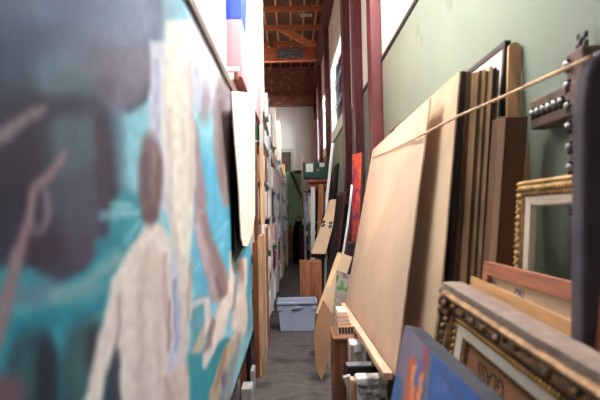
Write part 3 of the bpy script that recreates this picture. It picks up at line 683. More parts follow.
# white poles
tag(MB().tube([Vector((P(322, 250, 9.3).x+.02, 9.25, .013)), P(326.8, 200, 9.3), P(330, 170, 9.3), P(332.8, 143, 9.3)], .025, 10).build('white_pole', WHITE), 'tall white pole leaning under the bright far window', 'pole')
tag(MB().tube([Vector((P(336, 300, 6.38).x+.0, 6.38, .012)), P(343, 253, 6.38), P(347.5, 226, 6.38), P(351, 196, 6.38), P(352, 185, 6.38)], .013, 10).build('pearly_rod', mat('pearl_plastic', (214, 222, 226), .25, amt=.08)), 'slim pearly rod leaning between the tan carton and the orange painting', 'rod')
# orange abstract painting leaning on the second post
def orange_mat():
    m = bpy.data.materials.new('orange_abstract_paint'); m.use_nodes = True; N = m.node_tree.nodes; K = m.node_tree.links; b = N['Principled BSDF']
    tc = N.new('ShaderNodeTexCoord'); mp = N.new('ShaderNodeMapping'); mp.inputs['Scale'].default_value = (9, 5, 5)
    K.new(tc.outputs['Object'], mp.inputs['Vector'])
    nz = N.new('ShaderNodeTexNoise'); nz.inputs['Scale'].default_value = 1.7; nz.inputs['Detail'].default_value = 3; nz.inputs['Distortion'].default_value = 1.2
    K.new(mp.outputs['Vector'], nz.inputs['Vector'])
    rp = N.new('ShaderNodeValToRGB'); cr = rp.color_ramp
    cr.elements[0].position = .33; cr.elements[0].color = L4((70, 40, 130)); cr.elements[1].position = .72; cr.elements[1].color = L4((250, 170, 60))
    for p, c in ((.41, (170, 50, 120)), (.47, (226, 60, 60)), (.54, (246, 104, 40)), (.62, (240, 80, 50))):
        e = cr.elements.new(p); e.color = L4(c)
    K.new(nz.outputs['Fac'], rp.inputs['Fac']); K.new(rp.outputs['Color'], b.inputs['Base Color']); b.inputs['Roughness'].default_value = .45
    return m
op = thing('abstract_painting', 'tall orange, red and violet abstract canvas leaning by the red posts', 'painting', (.75, 8, 1.0))
oq = [P(352.3, 155, 7.6), P(361.6, 152, 7.22), P(358, 242, 7.14), P(351.6, 242, 7.5)]
oz = max(oq[2].z, oq[3].z); oq[2].z = oz; oq[3].z = oz
on_ = (oq[1]-oq[0]).cross(oq[3]-oq[0]).normalized()
if on_.y > 0: on_ = -on_
MB().slab(oq, .004).build('canvas', orange_mat(), op)
MB().slab([p-on_*.005 for p in oq], .03).build('stretcher', W_DARK, op)
tag(MB().box(.62, .90, 7.125, 7.75, 0, oz-.015).build('dark_crate', mat('plum_dark_paint', (44, 30, 44), .7), None, .004), 'dark plum crate carrying the orange abstract canvas', 'crate')

# tall tan carton leaning, standing on two brown boxes
d = 8.62
q = [P(330, 200, d+.25), P(340, 199, d+.25), P(325.5, 254, d-.02), P(311.3, 253.5, d-.02)]
t = thing('long_carton', 'long tan carton with punched holes leaning on two brown boxes', 'carton', (q[3].x, d, q[3].z))
n = (q[1]-q[0]).cross(q[3]-q[0]).normalized()
if n.y > 0: n = -n
# open tube: four walls
bk = [p - n*.22 for p in q]
mb = MB()
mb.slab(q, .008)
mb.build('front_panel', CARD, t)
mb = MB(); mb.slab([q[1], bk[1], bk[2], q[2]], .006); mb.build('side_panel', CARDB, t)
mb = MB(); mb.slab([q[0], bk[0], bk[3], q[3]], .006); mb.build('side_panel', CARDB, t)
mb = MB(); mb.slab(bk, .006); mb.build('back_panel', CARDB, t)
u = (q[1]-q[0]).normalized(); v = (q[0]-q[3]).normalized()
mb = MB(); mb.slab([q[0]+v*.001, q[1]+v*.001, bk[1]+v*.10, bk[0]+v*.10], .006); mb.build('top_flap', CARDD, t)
for (px, py) in ((323.6, 222), (323.2, 225.5), (330.6, 223), (330.2, 226.5)):
    p = q[0]; r = ray(px, py); s_ = (p-CAMPOS).dot(n)/r.dot(n); c = CAMPOS + r*s_ + n*.001
    MB().slab([c+u*(.028*math.cos(a_))+v*(.028*math.sin(a_)) for a_ in [k*.5236 for k in range(12)]], .0006).build('hole', BLACK, t)
d = 8.3
for k, (p0, p1, py) in enumerate(((299.6, 309.7, 254), (310.3, 321.5, 257))):
    a, b = P(p0, py, d), P(p1, py, d)
    t = thing('brown_box', ['brown open topped box at left behind the plastic tub', 'brown closed box at right behind the plastic tub'][k], 'box', ((a.x+b.x)/2, d+.2, 0))
    zt_ = min(a.z, min(p.z for p in q+bk)-.012)
    M_ = wood('red_brown_box', (150, 94, 62))
    MB().box(a.x, b.x, d, d+.012, 0, zt_).build('front_panel', M_, t); MB().box(a.x, b.x, d+.4, d+.412, 0, zt_).build('back_panel', M_, t)
    MB().box(a.x, a.x+.012, d+.012, d+.4, 0, zt_).build('side_panel', M_, t); MB().box(b.x-.012, b.x, d+.012, d+.4, 0, zt_).build('side_panel', M_, t)
    MB().box(a.x+.012, b.x-.012, d+.012, d+.4, zt_-(.35 if k == 0 else .012), zt_-(.33 if k == 0 else 0)).build('bottom' if k == 0 else 'lid', CARDD if k == 0 else M_, t)

# plastic tub
TUB = mat('blue_grey_plastic', (158, 168, 184), .45, amt=.03, ns=3)
d = 7.5
xa, xb = P(280.5, 330, d).x, P(314.5, 330, d).x; ht = .365; dp = .36
t = thing('plastic_tub', 'light blue grey plastic storage tub on the concrete floor', 'tub', ((xa+xb)/2, d+dp/2, 0))
fl_ = .025
mb = MB()
def ringf(z, e): return [Vector((xa-e, d-e, z)), Vector((xb+e, d-e, z)), Vector((xb+e, d+dp+e, z)), Vector((xa-e, d+dp+e, z))]
r0, r1, r2, r3 = ringf(.001, 0), ringf(ht, fl_), ringf(ht, fl_-.008), ringf(.012, -.008)
vv = [[mb.bm.verts.new(p) for p in r] for r in (r0, r1, r2, r3)]
for a in range(3):
    for i in range(4): mb.bm.faces.new([vv[a][i], vv[a][(i+1) % 4], vv[a+1][(i+1) % 4], vv[a+1][i]])
mb.bm.faces.new(vv[0][::-1]); mb.bm.faces.new(vv[3])
mb.build('tub_body', TUB, t, .012)
e = fl_+.018
rm = MB(); zz0, zz1 = ht-.02, ht+.012
rm.box(xa-e, xb+e, d-e, d-fl_, zz0, zz1).box(xa-e, xb+e, d+dp+fl_, d+dp+e, zz0, zz1).box(xa-e, xa-fl_, d-fl_, d+dp+fl_, zz0, zz1).box(xb+fl_, xb+e, d-fl_, d+dp+fl_, zz0, zz1)
rm.build('rim', TUB, t, .005)
for x in (xa+.0, (xa+xb)/2, xb-.0):
    MB().box(x-.035, x+.035, d-.032, d-.012, ht*.74, ht-.021).build('rib', TUB, t, .008)
MB().box((xa+xb)/2-.07, (xa+xb)/2+.07, d-.046, d-.034, ht-.075, ht-.05).build('handle', TUB, t, .012)

# ---------------------------------------------- right foreground: the bench
t = thing('work_bench', 'dark low bench under the leaning cardboard sheets, right side', 'bench', (.8, 3.3, 0))
BX0, BX1, BZ = .535, 1.06, .64
MB().box(BX0, BX1, .9, 5.62, BZ-.05, BZ).build('bench_top', W_DARK_Y, t)
for y in (.95, 3.2, 5.5):
    for x in (BX0+.02, BX1-.10): MB().box(x, x+.07, y, y+.07, 0, BZ-.05).build('leg', W_DARK, t)
MB().box(BX0+.05, BX0+.07, 1.02, 5.5, .12, BZ-.05).build('apron', W_DARK_Y, t)

# big cardboard sheet A, resting on the pine rail
a_bn, a_bf, a_tf, a_tn = P(395, 376, 2.92), P(345.5, 303, 5.5), P(372.5, 150, 5.45), P(430, 98, 2.88)
railz = BZ+.001
A = [a_tf, a_tn, a_bn, a_bf]
for p in (a_bn, a_bf): p.z = max(p.z, BZ+.012)
print('A', [tuple(round(x, 3) for x in p) for p in A])
nA = (A[1]-A[0]).cross(A[3]-A[0]).normalized()
if nA.x > 0: nA = -nA
# wavy edge on the near side
edge = []
for k in range(1, 14):
    s_ = k/14; p = a_tn.lerp(a_bn, s_); edge.append(p + Vector((0, random.uniform(-.012, .012), 0)))
o = MB().slab([a_tf, a_tn]+edge+[a_bn, a_bf], .008).build('cardboard_sheet', CARD2)
tag(o, 'big pale cardboard sheet leaning on the pine rail, centre right', 'cardboard')
# pine rail
r0, r1 = P(392.5, 374, 2.86), P(345, 303.5, 5.5)
mb = MB()
w_ = .045
fr = [r0+Vector((-w_, 0, -.03)), r0+Vector((0, 0, -.03)), r0+Vector((0, 0, .008)), r0+Vector((-w_, 0, .008))]
bkk = [r1+Vector((-w_, 0, -.03)), r1+Vector((0, 0, -.03)), r1+Vector((0, 0, .008)), r1+Vector((-w_, 0, .008))]
mb.hexa(fr+bkk)
print('rail', r0, r1)
tag(mb.build('pine_rail', W_PINE_Y, None, .004), 'long pale pine rail along the foot of the big cardboard sheet', 'rail')
# sheet B
bt = P(459.5, 71, 2.62); bb = P(441.5, 282, 2.62)
dv = (bb-bt); bfoot = bt + dv*((BZ+.003-bt.z)/dv.z)
o = MB().slab([Vector((bt.x+.022, 4.4, bt.z)), bt, bfoot, Vector((bfoot.x+.022, 4.4, bfoot.z))], .008).build('cardboard_sheet', CARD)
tag(o, 'second tan cardboard sheet standing behind the big pale one', 'cardboard')
# stack of boards on edge: C
dark1 = mat('stained_board_edge', (52, 36, 26), .85, ns=14, amt=.25, stretch=(1, 1, .2))
beig = mat('beige_board_edge', (206, 168, 126), .85, ns=14, amt=.2, stretch=(1, 1, .2))
brn = mat('brown_board_edge', (100, 72, 48), .85, ns=14, amt=.25, stretch=(1, 1, .2))
tanb = mat('tan_board_edge', (224, 184, 140), .85, ns=14, amt=.15, stretch=(1, 1, .2))
seq = [(461, 466, 71, dark1), (466.3, 471.3, 72, brn), (472, 475.4, 73.5, beig), (475.7, 479.5, 71.5, tanb), (479.8, 482.6, 70, brn), (482.9, 485.6, 69.5, beig), (485.9, 488.6, 71, brn), (488.9, 492.6, 66.5, tanb), (494.5, 497, 67.5, dark1), (497.2, 500.2, 69.5, brn)]
labs = ['stained dark board, leftmost on edge in the stack beside the tan sheet', 'second stained brown board from the left in the stack on edge', 'thin beige board third from the left in the stack on edge', 'tan board fourth from the left in the stack on edge', 'thin brown board fifth from the left in the stack on edge', 'beige board sixth from the left in the stack on edge', 'thin brown board seventh from the left in the stack on edge', 'tallest tan board right of centre in the stack on edge', 'dark board second from the right in the stack on edge', 'brown board rightmost in the stack, against the black framed picture']
for k, (p0, p1, py, m) in enumerate(seq):
    zt_ = P(p0, py, 2.74).z
    def bx(px, z): return P(px, 72, 2.74).x + .088*(z-P(480, 72, 2.74).z)
    a, b = Vector((bx(p0, zt_), 2.74, zt_)), Vector((bx(p1, zt_), 2.74, zt_))
    fz = BZ+.003; sx = -.088*(zt_-fz); a.x += .0005; b.x -= .0005
    dy = random.uniform(-.012, .012)
    fr = [Vector((a.x+sx, 2.74+dy, fz)), Vector((b.x+sx, 2.74+dy, fz)), Vector((b.x, 2.74+dy, b.z)), Vector((a.x, 2.74+dy, a.z))]
    L_ = random.uniform(1.9, 2.3)
    bk = [p+Vector((0, L_, 0)) for p in fr]
    o = MB().hexa(fr+bk).build('stacked_board', m)
    pass
    tag(o, labs[k], 'board', 'boards on edge beside the tan sheet')
# black framed picture D against the wall
def moulding(mb, O, U, V, Nn, w, h, prof, mis=None):
    """sweep prof [(inset, rise)] around a w x h rectangle with mitred corners"""
    rings = []
    for (ins, ri) in prof:
        c = [O+U*ins+V*ins, O+U*(w-ins)+V*ins, O+U*(w-ins)+V*(h-ins), O+U*ins+V*(h-ins)]
        rings.append([mb.bm.verts.new(p+Nn*ri) for p in c])
    for i in range(len(rings)-1):
        for k in range(4):
            f = mb.bm.faces.new([rings[i][k], rings[i][(k+1) % 4], rings[i+1][(k+1) % 4], rings[i+1][k]])
            f.material_index = mis[i] if mis else 0
    return mb
def frame_axes(far_top, foot_far, near_dir=Vector((0, -1, 0))):
    V = (far_top-foot_far).normalized(); U = (near_dir - V*near_dir.dot(V)).normalized(); return U, V, U.cross(V).normalized()
def hollow(mb, O, U, V, Nn, w, h, wd, t0, t1):
    pr = [(0, t0), (0, t1), (wd, t1), (wd, t0), (0, t0)]
    return moulding(mb, O, U, V, Nn, w, h, pr)
D_near = P(506, 40, 2.80); zt = D_near.z
topx = D_near.x; O = Vector((topx-.16, 3.75, BZ+.003))
ft = Vector((topx-.005, 3.75, zt))
U, V, Nn = frame_axes(ft, O); hgt = (ft-O).length; wid = 3.75-2.80
t = thing('framed_picture', 'black framed picture with pale blue sheet against the wall', 'picture', tuple(O))
mb = hollow(MB(), O, U, V, Nn, wid, hgt, .026, -.036, 0); mb.build('frame', BLACK, t)
mb = hollow(MB(), O+U*.026+V*.026, U, V, Nn, wid-.052, hgt-.052, .05, -.014, -.010); mb.build('mat_board', mat('ivory_mat_board', (232, 222, 214), .8, amt=.02), t)
i_ = .076; w2, h2 = wid-2*i_, hgt-2*i_
O2 = O+U*i_+V*i_
MB().hexa([O2+Nn*-.012, O2+U*w2+Nn*-.012, O2+U*w2+V*h2+Nn*-.012, O2+V*h2+Nn*-.012, O2+Nn*-.03, O2+U*w2+Nn*-.03, O2+U*w2+V*h2+Nn*-.03, O2+V*h2+Nn*-.03]).build('picture_sheet', mat('pale_blue_sheet', (206, 210, 230), .6, ns=2, amt=.05), t)
# plank E with rounded top
a = P(508.5, 44, 2.66); b = P(522, 44, 2.66)
fz = BZ+.002; sx = -.10
outl = [Vector((a.x+sx, 2.62, fz)), Vector((b.x+sx, 2.62, fz)), P(522, 52, 2.66), P(520.5, 45, 2.66), P(517, 42, 2.66), P(512, 42.5, 2.66), P(509, 46, 2.66)]
tag(MB().slab(outl, .022).build('wooden_plank', wood('plank_grain', (168, 128, 88), amt=.18)), 'round topped wooden plank standing beside the black framed picture', 'plank')
# tall carton F
d = 2.42
q = [P(500.3, 117, d), P(528.5, 116, d), P(516, 275, d), P(489.5, 275, d)]
def ext(pt, pb, z): return pt + (pb-pt)*((z-pt.z)/(pb.z-pt.z))
ql, qr = ext(q[0], q[3], BZ+.002), ext(q[1], q[2], BZ+.002)
t = thing('narrow_carton', 'tall brown carton standing between the board stack and the carved cross', 'carton', tuple(ql))
fr = [ql, qr, q[1], q[0]]
lx = .028
mb = MB().hexa([p for p in fr]+[p+Vector((.0, .10, 0)) for p in fr]); mb.build('body', mat('deep_brown_card', (96, 62, 38), .85, ns=3, amt=.1), t, .003)
m2 = [ql+Vector((-lx*.2, -.002, 0)), ql+Vector((lx*.8, -.002, 0)), q[0]+Vector((lx*.8, -.002, 0)), q[0]+Vector((-lx*.2, -.002, 0))]
mb = MB().hexa(m2+[p+Vector((-.002, -.006, 0)) for p in m2]); mb.build('lit_side_strip', CARD2, t)  # paler strip on the front paints the carton's lit left side
# loose strip G
q = [P(530, 132, 2.62), P(542.5, 128, 2.62), P(543.5, 150, 2.62), P(541, 200, 2.62), P(528, 330, 2.62), P(512, 330, 2.62), P(521, 200, 2.62)]
tag(MB().slab(q, .006).build('cardboard_strip', mat('soft_brown_card', (166, 116, 84), .85, amt=.06)), 'wavy brown cardboard strip beneath the arm of the carved cross', 'cardboard')

# carved cross with studs, hung against the wall
WC = mat('carved_dark_wood', (84, 62, 48), .5, ns=9, amt=.25, bump=.4, bscale=60)
STUD = mat('silver_stud', (150, 144, 140), .35, .7, amt=.1)
XC = 1.005
top = PX(571, 51, XC); mid = PX(575, 98, XC)
t = thing('carved_cross', 'dark carved wooden cross with silver studs on the green wall', 'cross', tuple(mid))
yv, hw = mid.y, .075
zb_c = PX(575, 235, XC).z
MB().box(XC, XC+.07, yv-.062, yv+.062, zb_c, top.z).build('upright_bar', WC, t, .008)
armL = PX(533, 121, XC); 
arm0 = Vector((XC-.004, armL.y, mid.z-.005)); arm1 = Vector((XC-.004, yv-(armL.y-yv), mid.z-.005))
MB().box(XC-.012, XC+.06, arm1.y, arm0.y, mid.z-.062, mid.z+.058).build('cross_arm', WC, t, .008)
def stud(p, r=.016):
    p = Vector(p); o = MB().ball(p, r, sc=(.7, 1, 1), seg=10).build('stud', STUD, t)
    rg = MB()
    for a_ in range(6): rg.ball(p+Vector((.006, math.cos(a_*1.047)*r*1.25, math.sin(a_*1.047)*r*1.25)), r*.5, sc=(.7, 1, 1), seg=6)
    rg.build('petal_ring', mat('dark_iron', (30, 26, 26), .5, .6), t)
k = 0
z = top.z-.05
while z > zb_c+.04:
    stud((XC-.016, yv+.028, z)); z -= .073
n = 6
for k in range(n):
    y = arm0.y-.04-(arm0.y-yv-.11)*k/(n-1)
    stud((XC-.022, y, mid.z), .015)
    y2 = yv-(y-yv)
    if k < 4: stud((XC-.022, y2, mid.z), .015)
ff = MB()
for (dy, dz, r) in ((.026, .012, .018), (-.026, .012, .018), (0, .03, .02), (-.03, .045, .014), (.02, .05, .014)):
    ff.ball((XC+.03, yv+dy, top.z+dz), r, sc=(.5, 1, 1))
ff.build('finial', mat('dark_iron', (30, 26, 26), .5, .6), t)
MB().ball((XC+.02, arm0.y+.018, mid.z), .03, sc=(.6, 1, 1)).build('arm_finial', mat('dark_iron', (30, 26, 26)), t)
MB().box(XC+.071, XW-.003, yv-.02, yv+.02, mid.z-.03, mid.z+.03).build('wall_bracket', DSTEEL, t)

# ornate empty frame H
XH = .93
h0 = PX(522, 182, XH)
O = Vector((XH-.07, h0.y, BZ+.003)); ft = Vector((XH, h0.y, h0.z))
U, V, Nn = frame_axes(ft, O); hgt = (ft-O).length; wid = h0.y-1.62
t = thing('ornate_frame', 'empty ornate frame with cream inner edge leaning on the green wall', 'frame', tuple(O))
GOLD = mat('old_gilt', (140, 108, 66), .45, .35, ns=30, amt=.3, bump=.5, bscale=120)
mb = moulding(MB(), O, U, V, Nn, wid, hgt, [(0, -.03), (0, .012), (.012, .022), (.055, .016), (.062, .010), (.062, -.03), (0, -.03)])
fo = mb.build('moulding', GOLD, t)
mb = moulding(MB(), O+U*.062+V*.062, U, V, Nn, wid-.124, hgt-.124, [(0, -.025), (0, .008), (.03, .0), (.034, -.025), (0, -.025)])
mb.build('cream_liner', mat('cream_liner_paint', (226, 208, 184), .6, amt=.04), t)
bd = MB()
def beads(mb, O, U, V, Nn, w, h, ins, ri, step, r, sc):
    for (a, b) in (((ins, ins), (ins, h-ins)), ((ins, h-ins), (w-ins, h-ins)), ((w-ins, ins), (w-ins, h-ins))):
        L_ = math.hypot(b[0]-a[0], b[1]-a[1]); n = int(L_/step)
        for k in range(n+1):
            s_ = k/max(1, n); p = O+U*(a[0]+(b[0]-a[0])*s_)+V*(a[1]+(b[1]-a[1])*s_)+Nn*ri
            mb.ball(p, r, sc=sc, seg=6)
beads(bd, O, U, V, Nn, wid, hgt, .034, .02, .028, .013, (.7, 1, 1))
beads(bd, O, U, V, Nn, wid, hgt, .012, .02, .022, .007, (1, 1, 1))
bd.build('carved_beading', mat('gilt_highlight', (176, 138, 84), .4, .4, amt=.2), t)

# reddish stretcher frame I with stamped board
d0 = P(484, 262, 2.40)
XI = d0.x
i0, i1 = P(484, 261, 2.40), P(577, 284, 1.62)
zI = i0.z
U = Vector((i1.x-i0.x, i1.y-i0.y, i1.z-i0.z)).normalized()
Vv = Vector((.12, 0, 1)); Vv = (Vv - U*Vv.dot(U)).normalized(); Nn = U.cross(Vv).normalized()
if Nn.x > 0: Nn = -Nn
hI = (i0.z-BZ-.012)/Vv.z; wI = (i1-i0).length+.16
# keep the near foot above the bench: frame drawn down only as far as the bench allows
drop = -(U.z*wI)
hI = (i0.z-drop-BZ-.008)/Vv.z
O = i0 - Vv*hI
t = thing('wooden_stretcher', 'reddish wooden stretcher frame with stamped tan board behind the gilded frame', 'frame', tuple(O))
mb = hollow(MB(), O, U, Vv, Nn, wI, hI, .05, -.03, 0); mb.build('stretcher_bars', W_RED_Y, t)
O2 = O+U*.02+Vv*.02-Nn*.02; w2, h2 = wI-.04, hI-.04
MB().hexa([O2, O2+U*w2, O2+U*w2+Vv*h2, O2+Vv*h2, O2-Nn*.008, O2+U*w2-Nn*.008, O2+U*w2+Vv*h2-Nn*.008, O2+Vv*h2-Nn*.008]).build('backing_board', CARD, t)
def text_on(txt, c, U, V, size, m, parent, name, flip=False):
    cu = bpy.data.curves.new('t', 'FONT'); cu.body = txt; cu.size = size; cu.align_x = 'CENTER'; cu.align_y = 'CENTER'; cu.extrude = .0005
    o = bpy.data.objects.new('t', cu); COL.objects.link(o)
    bpy.context.view_layer.update()
    me = bpy.data.meshes.new_from_object(o.evaluated_get(bpy.context.evaluated_depsgraph_get()))
    bpy.data.objects.remove(o)
    if flip: U, V = -U, -V
    N_ = U.cross(V).normalized()
    M = Matrix((( U.x, V.x, N_.x, c.x), (U.y, V.y, N_.y, c.y), (U.z, V.z, N_.z, c.z), (0, 0, 0, 1)))
    me.transform(M)
    if not me.materials: me.materials.append(m)
    else: me.materials[0] = m
    oo = bpy.data.objects.new(name, me); COL.objects.link(oo); oo.parent = parent; oo.location = -Vector(parent.location)
    return oo
def hitplane(px, py, p, n):
    r = ray(px, py); return CAMPOS + r*((p-CAMPOS).dot(n)/r.dot(n))
INK = mat('blue_stamp_ink', (86, 92, 130), .8, amt=.1)

# dark slab J, close at the right edge
d = 1.50
outl = [P(577, 340, d), P(583, 200, d), P(584, 110, d), P(588, 74, d), P(595, 56, d), P(607, 45, d), P(660, 42, d), P(660, 340, d)]
zz = BZ+.0
outl[0] = P(582, 340, d); 
bl, br = ext(outl[1], outl[0], BZ+.003), ext(outl[6], outl[7], BZ+.003)
outl = [bl]+outl[1:7]+[br]
tag(MB().slab(outl, .07, 0, None).build('dark_slab', mat('grey_leather', (96, 88, 94), .9, ns=4, amt=.2, spec=.1), None, .012), 'dark round topped slab standing at the right edge of the picture', 'slab')

# thin tan board L behind the gilded frame
# gilded frame K
k_ft = P(441, 287, 2.46); k_nt = P(600, 386, 1.20)
print('K', k_ft, k_nt)
U = (k_nt-k_ft).normalized()
Vv = Vector((.16, 0, 1)); Vv = (Vv-U*Vv.dot(U)).normalized(); Nn = U.cross(Vv).normalized()
if Nn.x > 0: Nn = -Nn
wK = (k_nt-k_ft).length+.12
drop = -U.z*wK
hK = (k_ft.z-drop-BZ-.032)/Vv.z
O = k_ft-Vv*hK-Nn*.062
print('K frame', wK, hK, O)
t = thing('gilded_frame', 'heavy old gilded frame with white liner and dusty top edge', 'frame', tuple(O))
BRZ = mat('worn_bronze_gilt', (126, 94, 66), .5, .25, ns=22, amt=.35, bump=.6, bscale=70)
BRZD = mat('dark_bronze', (66, 48, 36), .6, .2, ns=20, amt=.3, bump=.5, bscale=60)
TANG = mat('tan_gilt', (160, 122, 84), .5, .25, ns=20, amt=.25, bump=.4, bscale=60)
prof = [(0, -.06), (.0, .055), (.018, .066), (.03, .060), (.045, .035), (.055, .04), (.072, .034), (.085, .018), (.108, .012), (.118, .0), (.118, -.06), (0, -.06)]
mis = [0, 2, 2, 1, 0, 2, 0, 1, 2, 1, 1]
moulding(MB(), O, U, Vv, Nn, wK, hK, prof, mis).build('moulding', [BRZ, BRZD, TANG], t)
BEAD = mat('bright_gilt_bead', (188, 140, 66), .35, .5, amt=.15)
bd = MB(); beads(bd, O, U, Vv, Nn, wK, hK, .106, .010, .026, .010, (1, 1, 1.2)); bd.build('gilt_beading', BEAD, t)
rnd = random.Random(3)
for (a, b) in (((.05, .03), (.05, hK-.03)), ((.03, hK-.04), (wK-.03, hK-.04))):
    L_ = math.hypot(b[0]-a[0], b[1]-a[1]); n = int(L_/.03)
    for k in range(n+1):
        s_ = k/n; horizontal = abs(b[1]-a[1]) < .01
        if horizontal and s_ > .1 and rnd.random() < .6: continue
        p = O+U*(a[0]+(b[0]-a[0])*s_+rnd.uniform(-.025, .025)*(0 if horizontal else 1))+Vv*(a[1]+(b[1]-a[1])*s_+rnd.uniform(-.02, .02)*(1 if horizontal else 0))+Nn*.04
        MB().ball(p, rnd.uniform(.010, .018), sc=(1, 1.2, 1), seg=7).build('carved_leaf', BRZ, t)
for (a, b, r) in ((.02, hK-.01, .026), (.05, hK-.03, .028), (.02, hK-.05, .026), (.065, hK-.055, .022), (.02, hK-.09, .022), (.09, hK-.02, .02)):
    MB().ball(O+U*a+Vv*b+Nn*.05, r, seg=8).build('carved_leaf', BRZ, t)
# dusty top edge of the frame
tw = .085
DUST = mat('dusty_plaster', (122, 102, 88), .9, ns=12, amt=.12, bump=.4, bscale=40)
e0 = O+Vv*(hK+.001)
A_ = [e0+Nn*.062, e0+U*wK+Nn*.062, e0+U*wK+Nn*.062+Vv*.022, e0+Nn*.062+Vv*.022]
B_ = [p-Nn*tw+Vv*.012 for p in A_]
A_[0] = A_[0]+U*.004; B_[0] += U*.004
subdiv_wobble(MB().hexa(A_+B_).build('dusty_top_edge', DUST, t), .004, 12, 2, 10)
lin_p = [(0, -.03), (0, .006), (.045, -.004), (.047, -.03), (0, -.03)]
O2 = O+U*.118+Vv*.118
moulding(MB(), O2, U, Vv, Nn, wK-.236, hK-.236, lin_p).build('white_liner', mat('ivory_liner_paint', (244, 230, 208), .65, amt=.03), t)
ins = .163
lin_p = [(0, -.03), (0, -.006), (.014, -.014), (.014, -.03), (0, -.03)]
moulding(MB(), O+U*ins+Vv*ins, U, Vv, Nn, wK-2*ins, hK-2*ins, lin_p).build('inner_slip', TANG, t)
ins = .17; O3 = O+U*ins+Vv*ins-Nn*.03; w3, h3 = wK-2*ins, hK-2*ins
bb_ = MB().hexa([O3, O3+U*w3, O3+U*w3+Vv*h3, O3+Vv*h3, O3-Nn*.01, O3+U*w3-Nn*.01, O3+U*w3+Vv*h3-Nn*.01, O3+Vv*h3-Nn*.01]).build('backing_board', mat('brown_backing_card', (160, 112, 74), .85, ns=3, amt=.08), t)
c = hitplane(510, 385, O3+Nn*.001, Nn)
Kpl = (O, U, Vv, Nn, wK, hK)
tx = text_on('GLASS', O3+U*.27+Vv*(h3-.07)+Nn*.0015, U, Vv, .095, BLACK, t, 'upside_down_lettering', True)
# thin tan board just behind K
l0 = k_ft - Nn*(.075) + Vv*.055; l0 = l0 + Vector((.01, 0, 0))
OL = O - Nn*.075 - U*.05 + Vv*.012
dz = (BZ+.004 - (OL+U*(wK-.1)).z)
hL = hK+.048
wL = wK-.42; fr = [OL, OL+U*wL, OL+U*wL+Vv*hL, OL+Vv*hL]
tag(MB().hexa(fr+[p-Nn*.008 for p in fr]).build('thin_board', wood('thin_tan_board', (200, 150, 100), axis='y', amt=.1)), 'thin tan board standing just behind the gilded frame', 'board')

# stamps on board I (placed on its visible face)
ti = bpy.data.objects['wooden_stretcher']
i0v = Vector(ti.location)
Ui = (i1-i0).normalized(); Vi = Vector((.12, 0, 1)); Vi = (Vi-Ui*Vi.dot(Ui)).normalized(); Ni = Ui.cross(Vi).normalized()
if Ni.x > 0: Ni = -Ni
pp = i0-Vi*.02-Ni*.0185
text_on('Q', hitplane(493, 284, pp, Ni), Ui, Vi, .05, INK, ti, 'stamp_mark')
text_on('ON', hitplane(519, 296, pp, Ni), Ui, Vi, .055, INK, ti, 'stamp_mark')

# blue painting M in front
m_ft = P(405.5, 325, 2.42); m_nt = P(484, 402.5, 1.40)
U = (m_nt-m_ft).normalized()
Vv = Vector((.22, 0, 1)); Vv = (Vv-U*Vv.dot(U)).normalized(); Nn = U.cross(Vv).normalized()
if Nn.x > 0: Nn = -Nn
wM = (m_nt-m_ft).length+.15
drop = -U.z*wM
hM = (m_ft.z-drop-.012)/Vv.z; OM = m_ft-Vv*hM
t = thing('blue_painting', 'blue canvas with orange flame like figure and thick dark edge, bottom right', 'painting', tuple(OM))
ML = [('p', [(380, 300), (425, 335), (440, 362), (420, 400), (370, 420)], (126, 112, 132), 8),
      ('p', [(428, 348), (500, 410), (500, 460), (415, 460), (420, 400)], (44, 92, 160), 5), ('p', [(395, 372), (402, 380), (400, 420), (385, 420)], (62, 104, 160), 5),
      ('c', [(412, 360), (408, 385), (404, 430)], (204, 96, 60), 3, 3), ('c', [(415, 368), (412, 395), (410, 430)], (238, 146, 84), 3, 3),
      ('c', [(426, 350), (424, 372), (417, 395), (414, 430)], (170, 66, 62), 3, 2.6), ('c', [(421, 374), (418, 410)], (240, 150, 90), 3, 2.6), ('c', [(420, 362), (417, 384)], (92, 100, 168), 3, 2.5),
      ('c', [(430, 356), (427, 385), (422, 430)], (150, 124, 96), 3, 1.5), ('e', ((445, 385), (10, 14)), (84, 108, 172), 10), ('c', [(440, 368), (470, 410)], (60, 84, 140), 6, 4)]
def mpt(u, v): return OM+U*(wM*u)+Vv*(hM*v)+Nn*.001
grid_canvas('canvas', mpt, 160, 110, lambda x, y: paint(x, y, (70, 100, 150), ML, 1.2, 6., .08), vcol_mat('oil_paint_matt', .55, 0), t)
mb = MB()
fr = [OM, OM+U*wM, OM+U*wM+Vv*hM, OM+Vv*hM]
mb.hexa(fr+[p-Nn*.075 for p in fr]).build('stretcher', mat('dark_canvas_edge', (40, 40, 46), .85, ns=10, amt=.25), t, .003)

# --------------------------------------------- things below the pine rail
t = thing('wooden_chest', 'brown wooden chest standing below the far half of the pine rail', 'chest', (.4, 4.8, 0))
cz = P(345, 337.5, 4.2).z
cxa, cxb = P(334.2, 350, 4.2).x, .50
MB().box(cxa, .47, 4.2, 4.6, 0, cz-.02).build('body', W_BROWN, t, .004)
MB().box(cxa-.004, .474, 4.19, 4.61, cz-.019, cz).build('top', wood('chest_top', (140, 96, 62), axis='y'), t, .003)
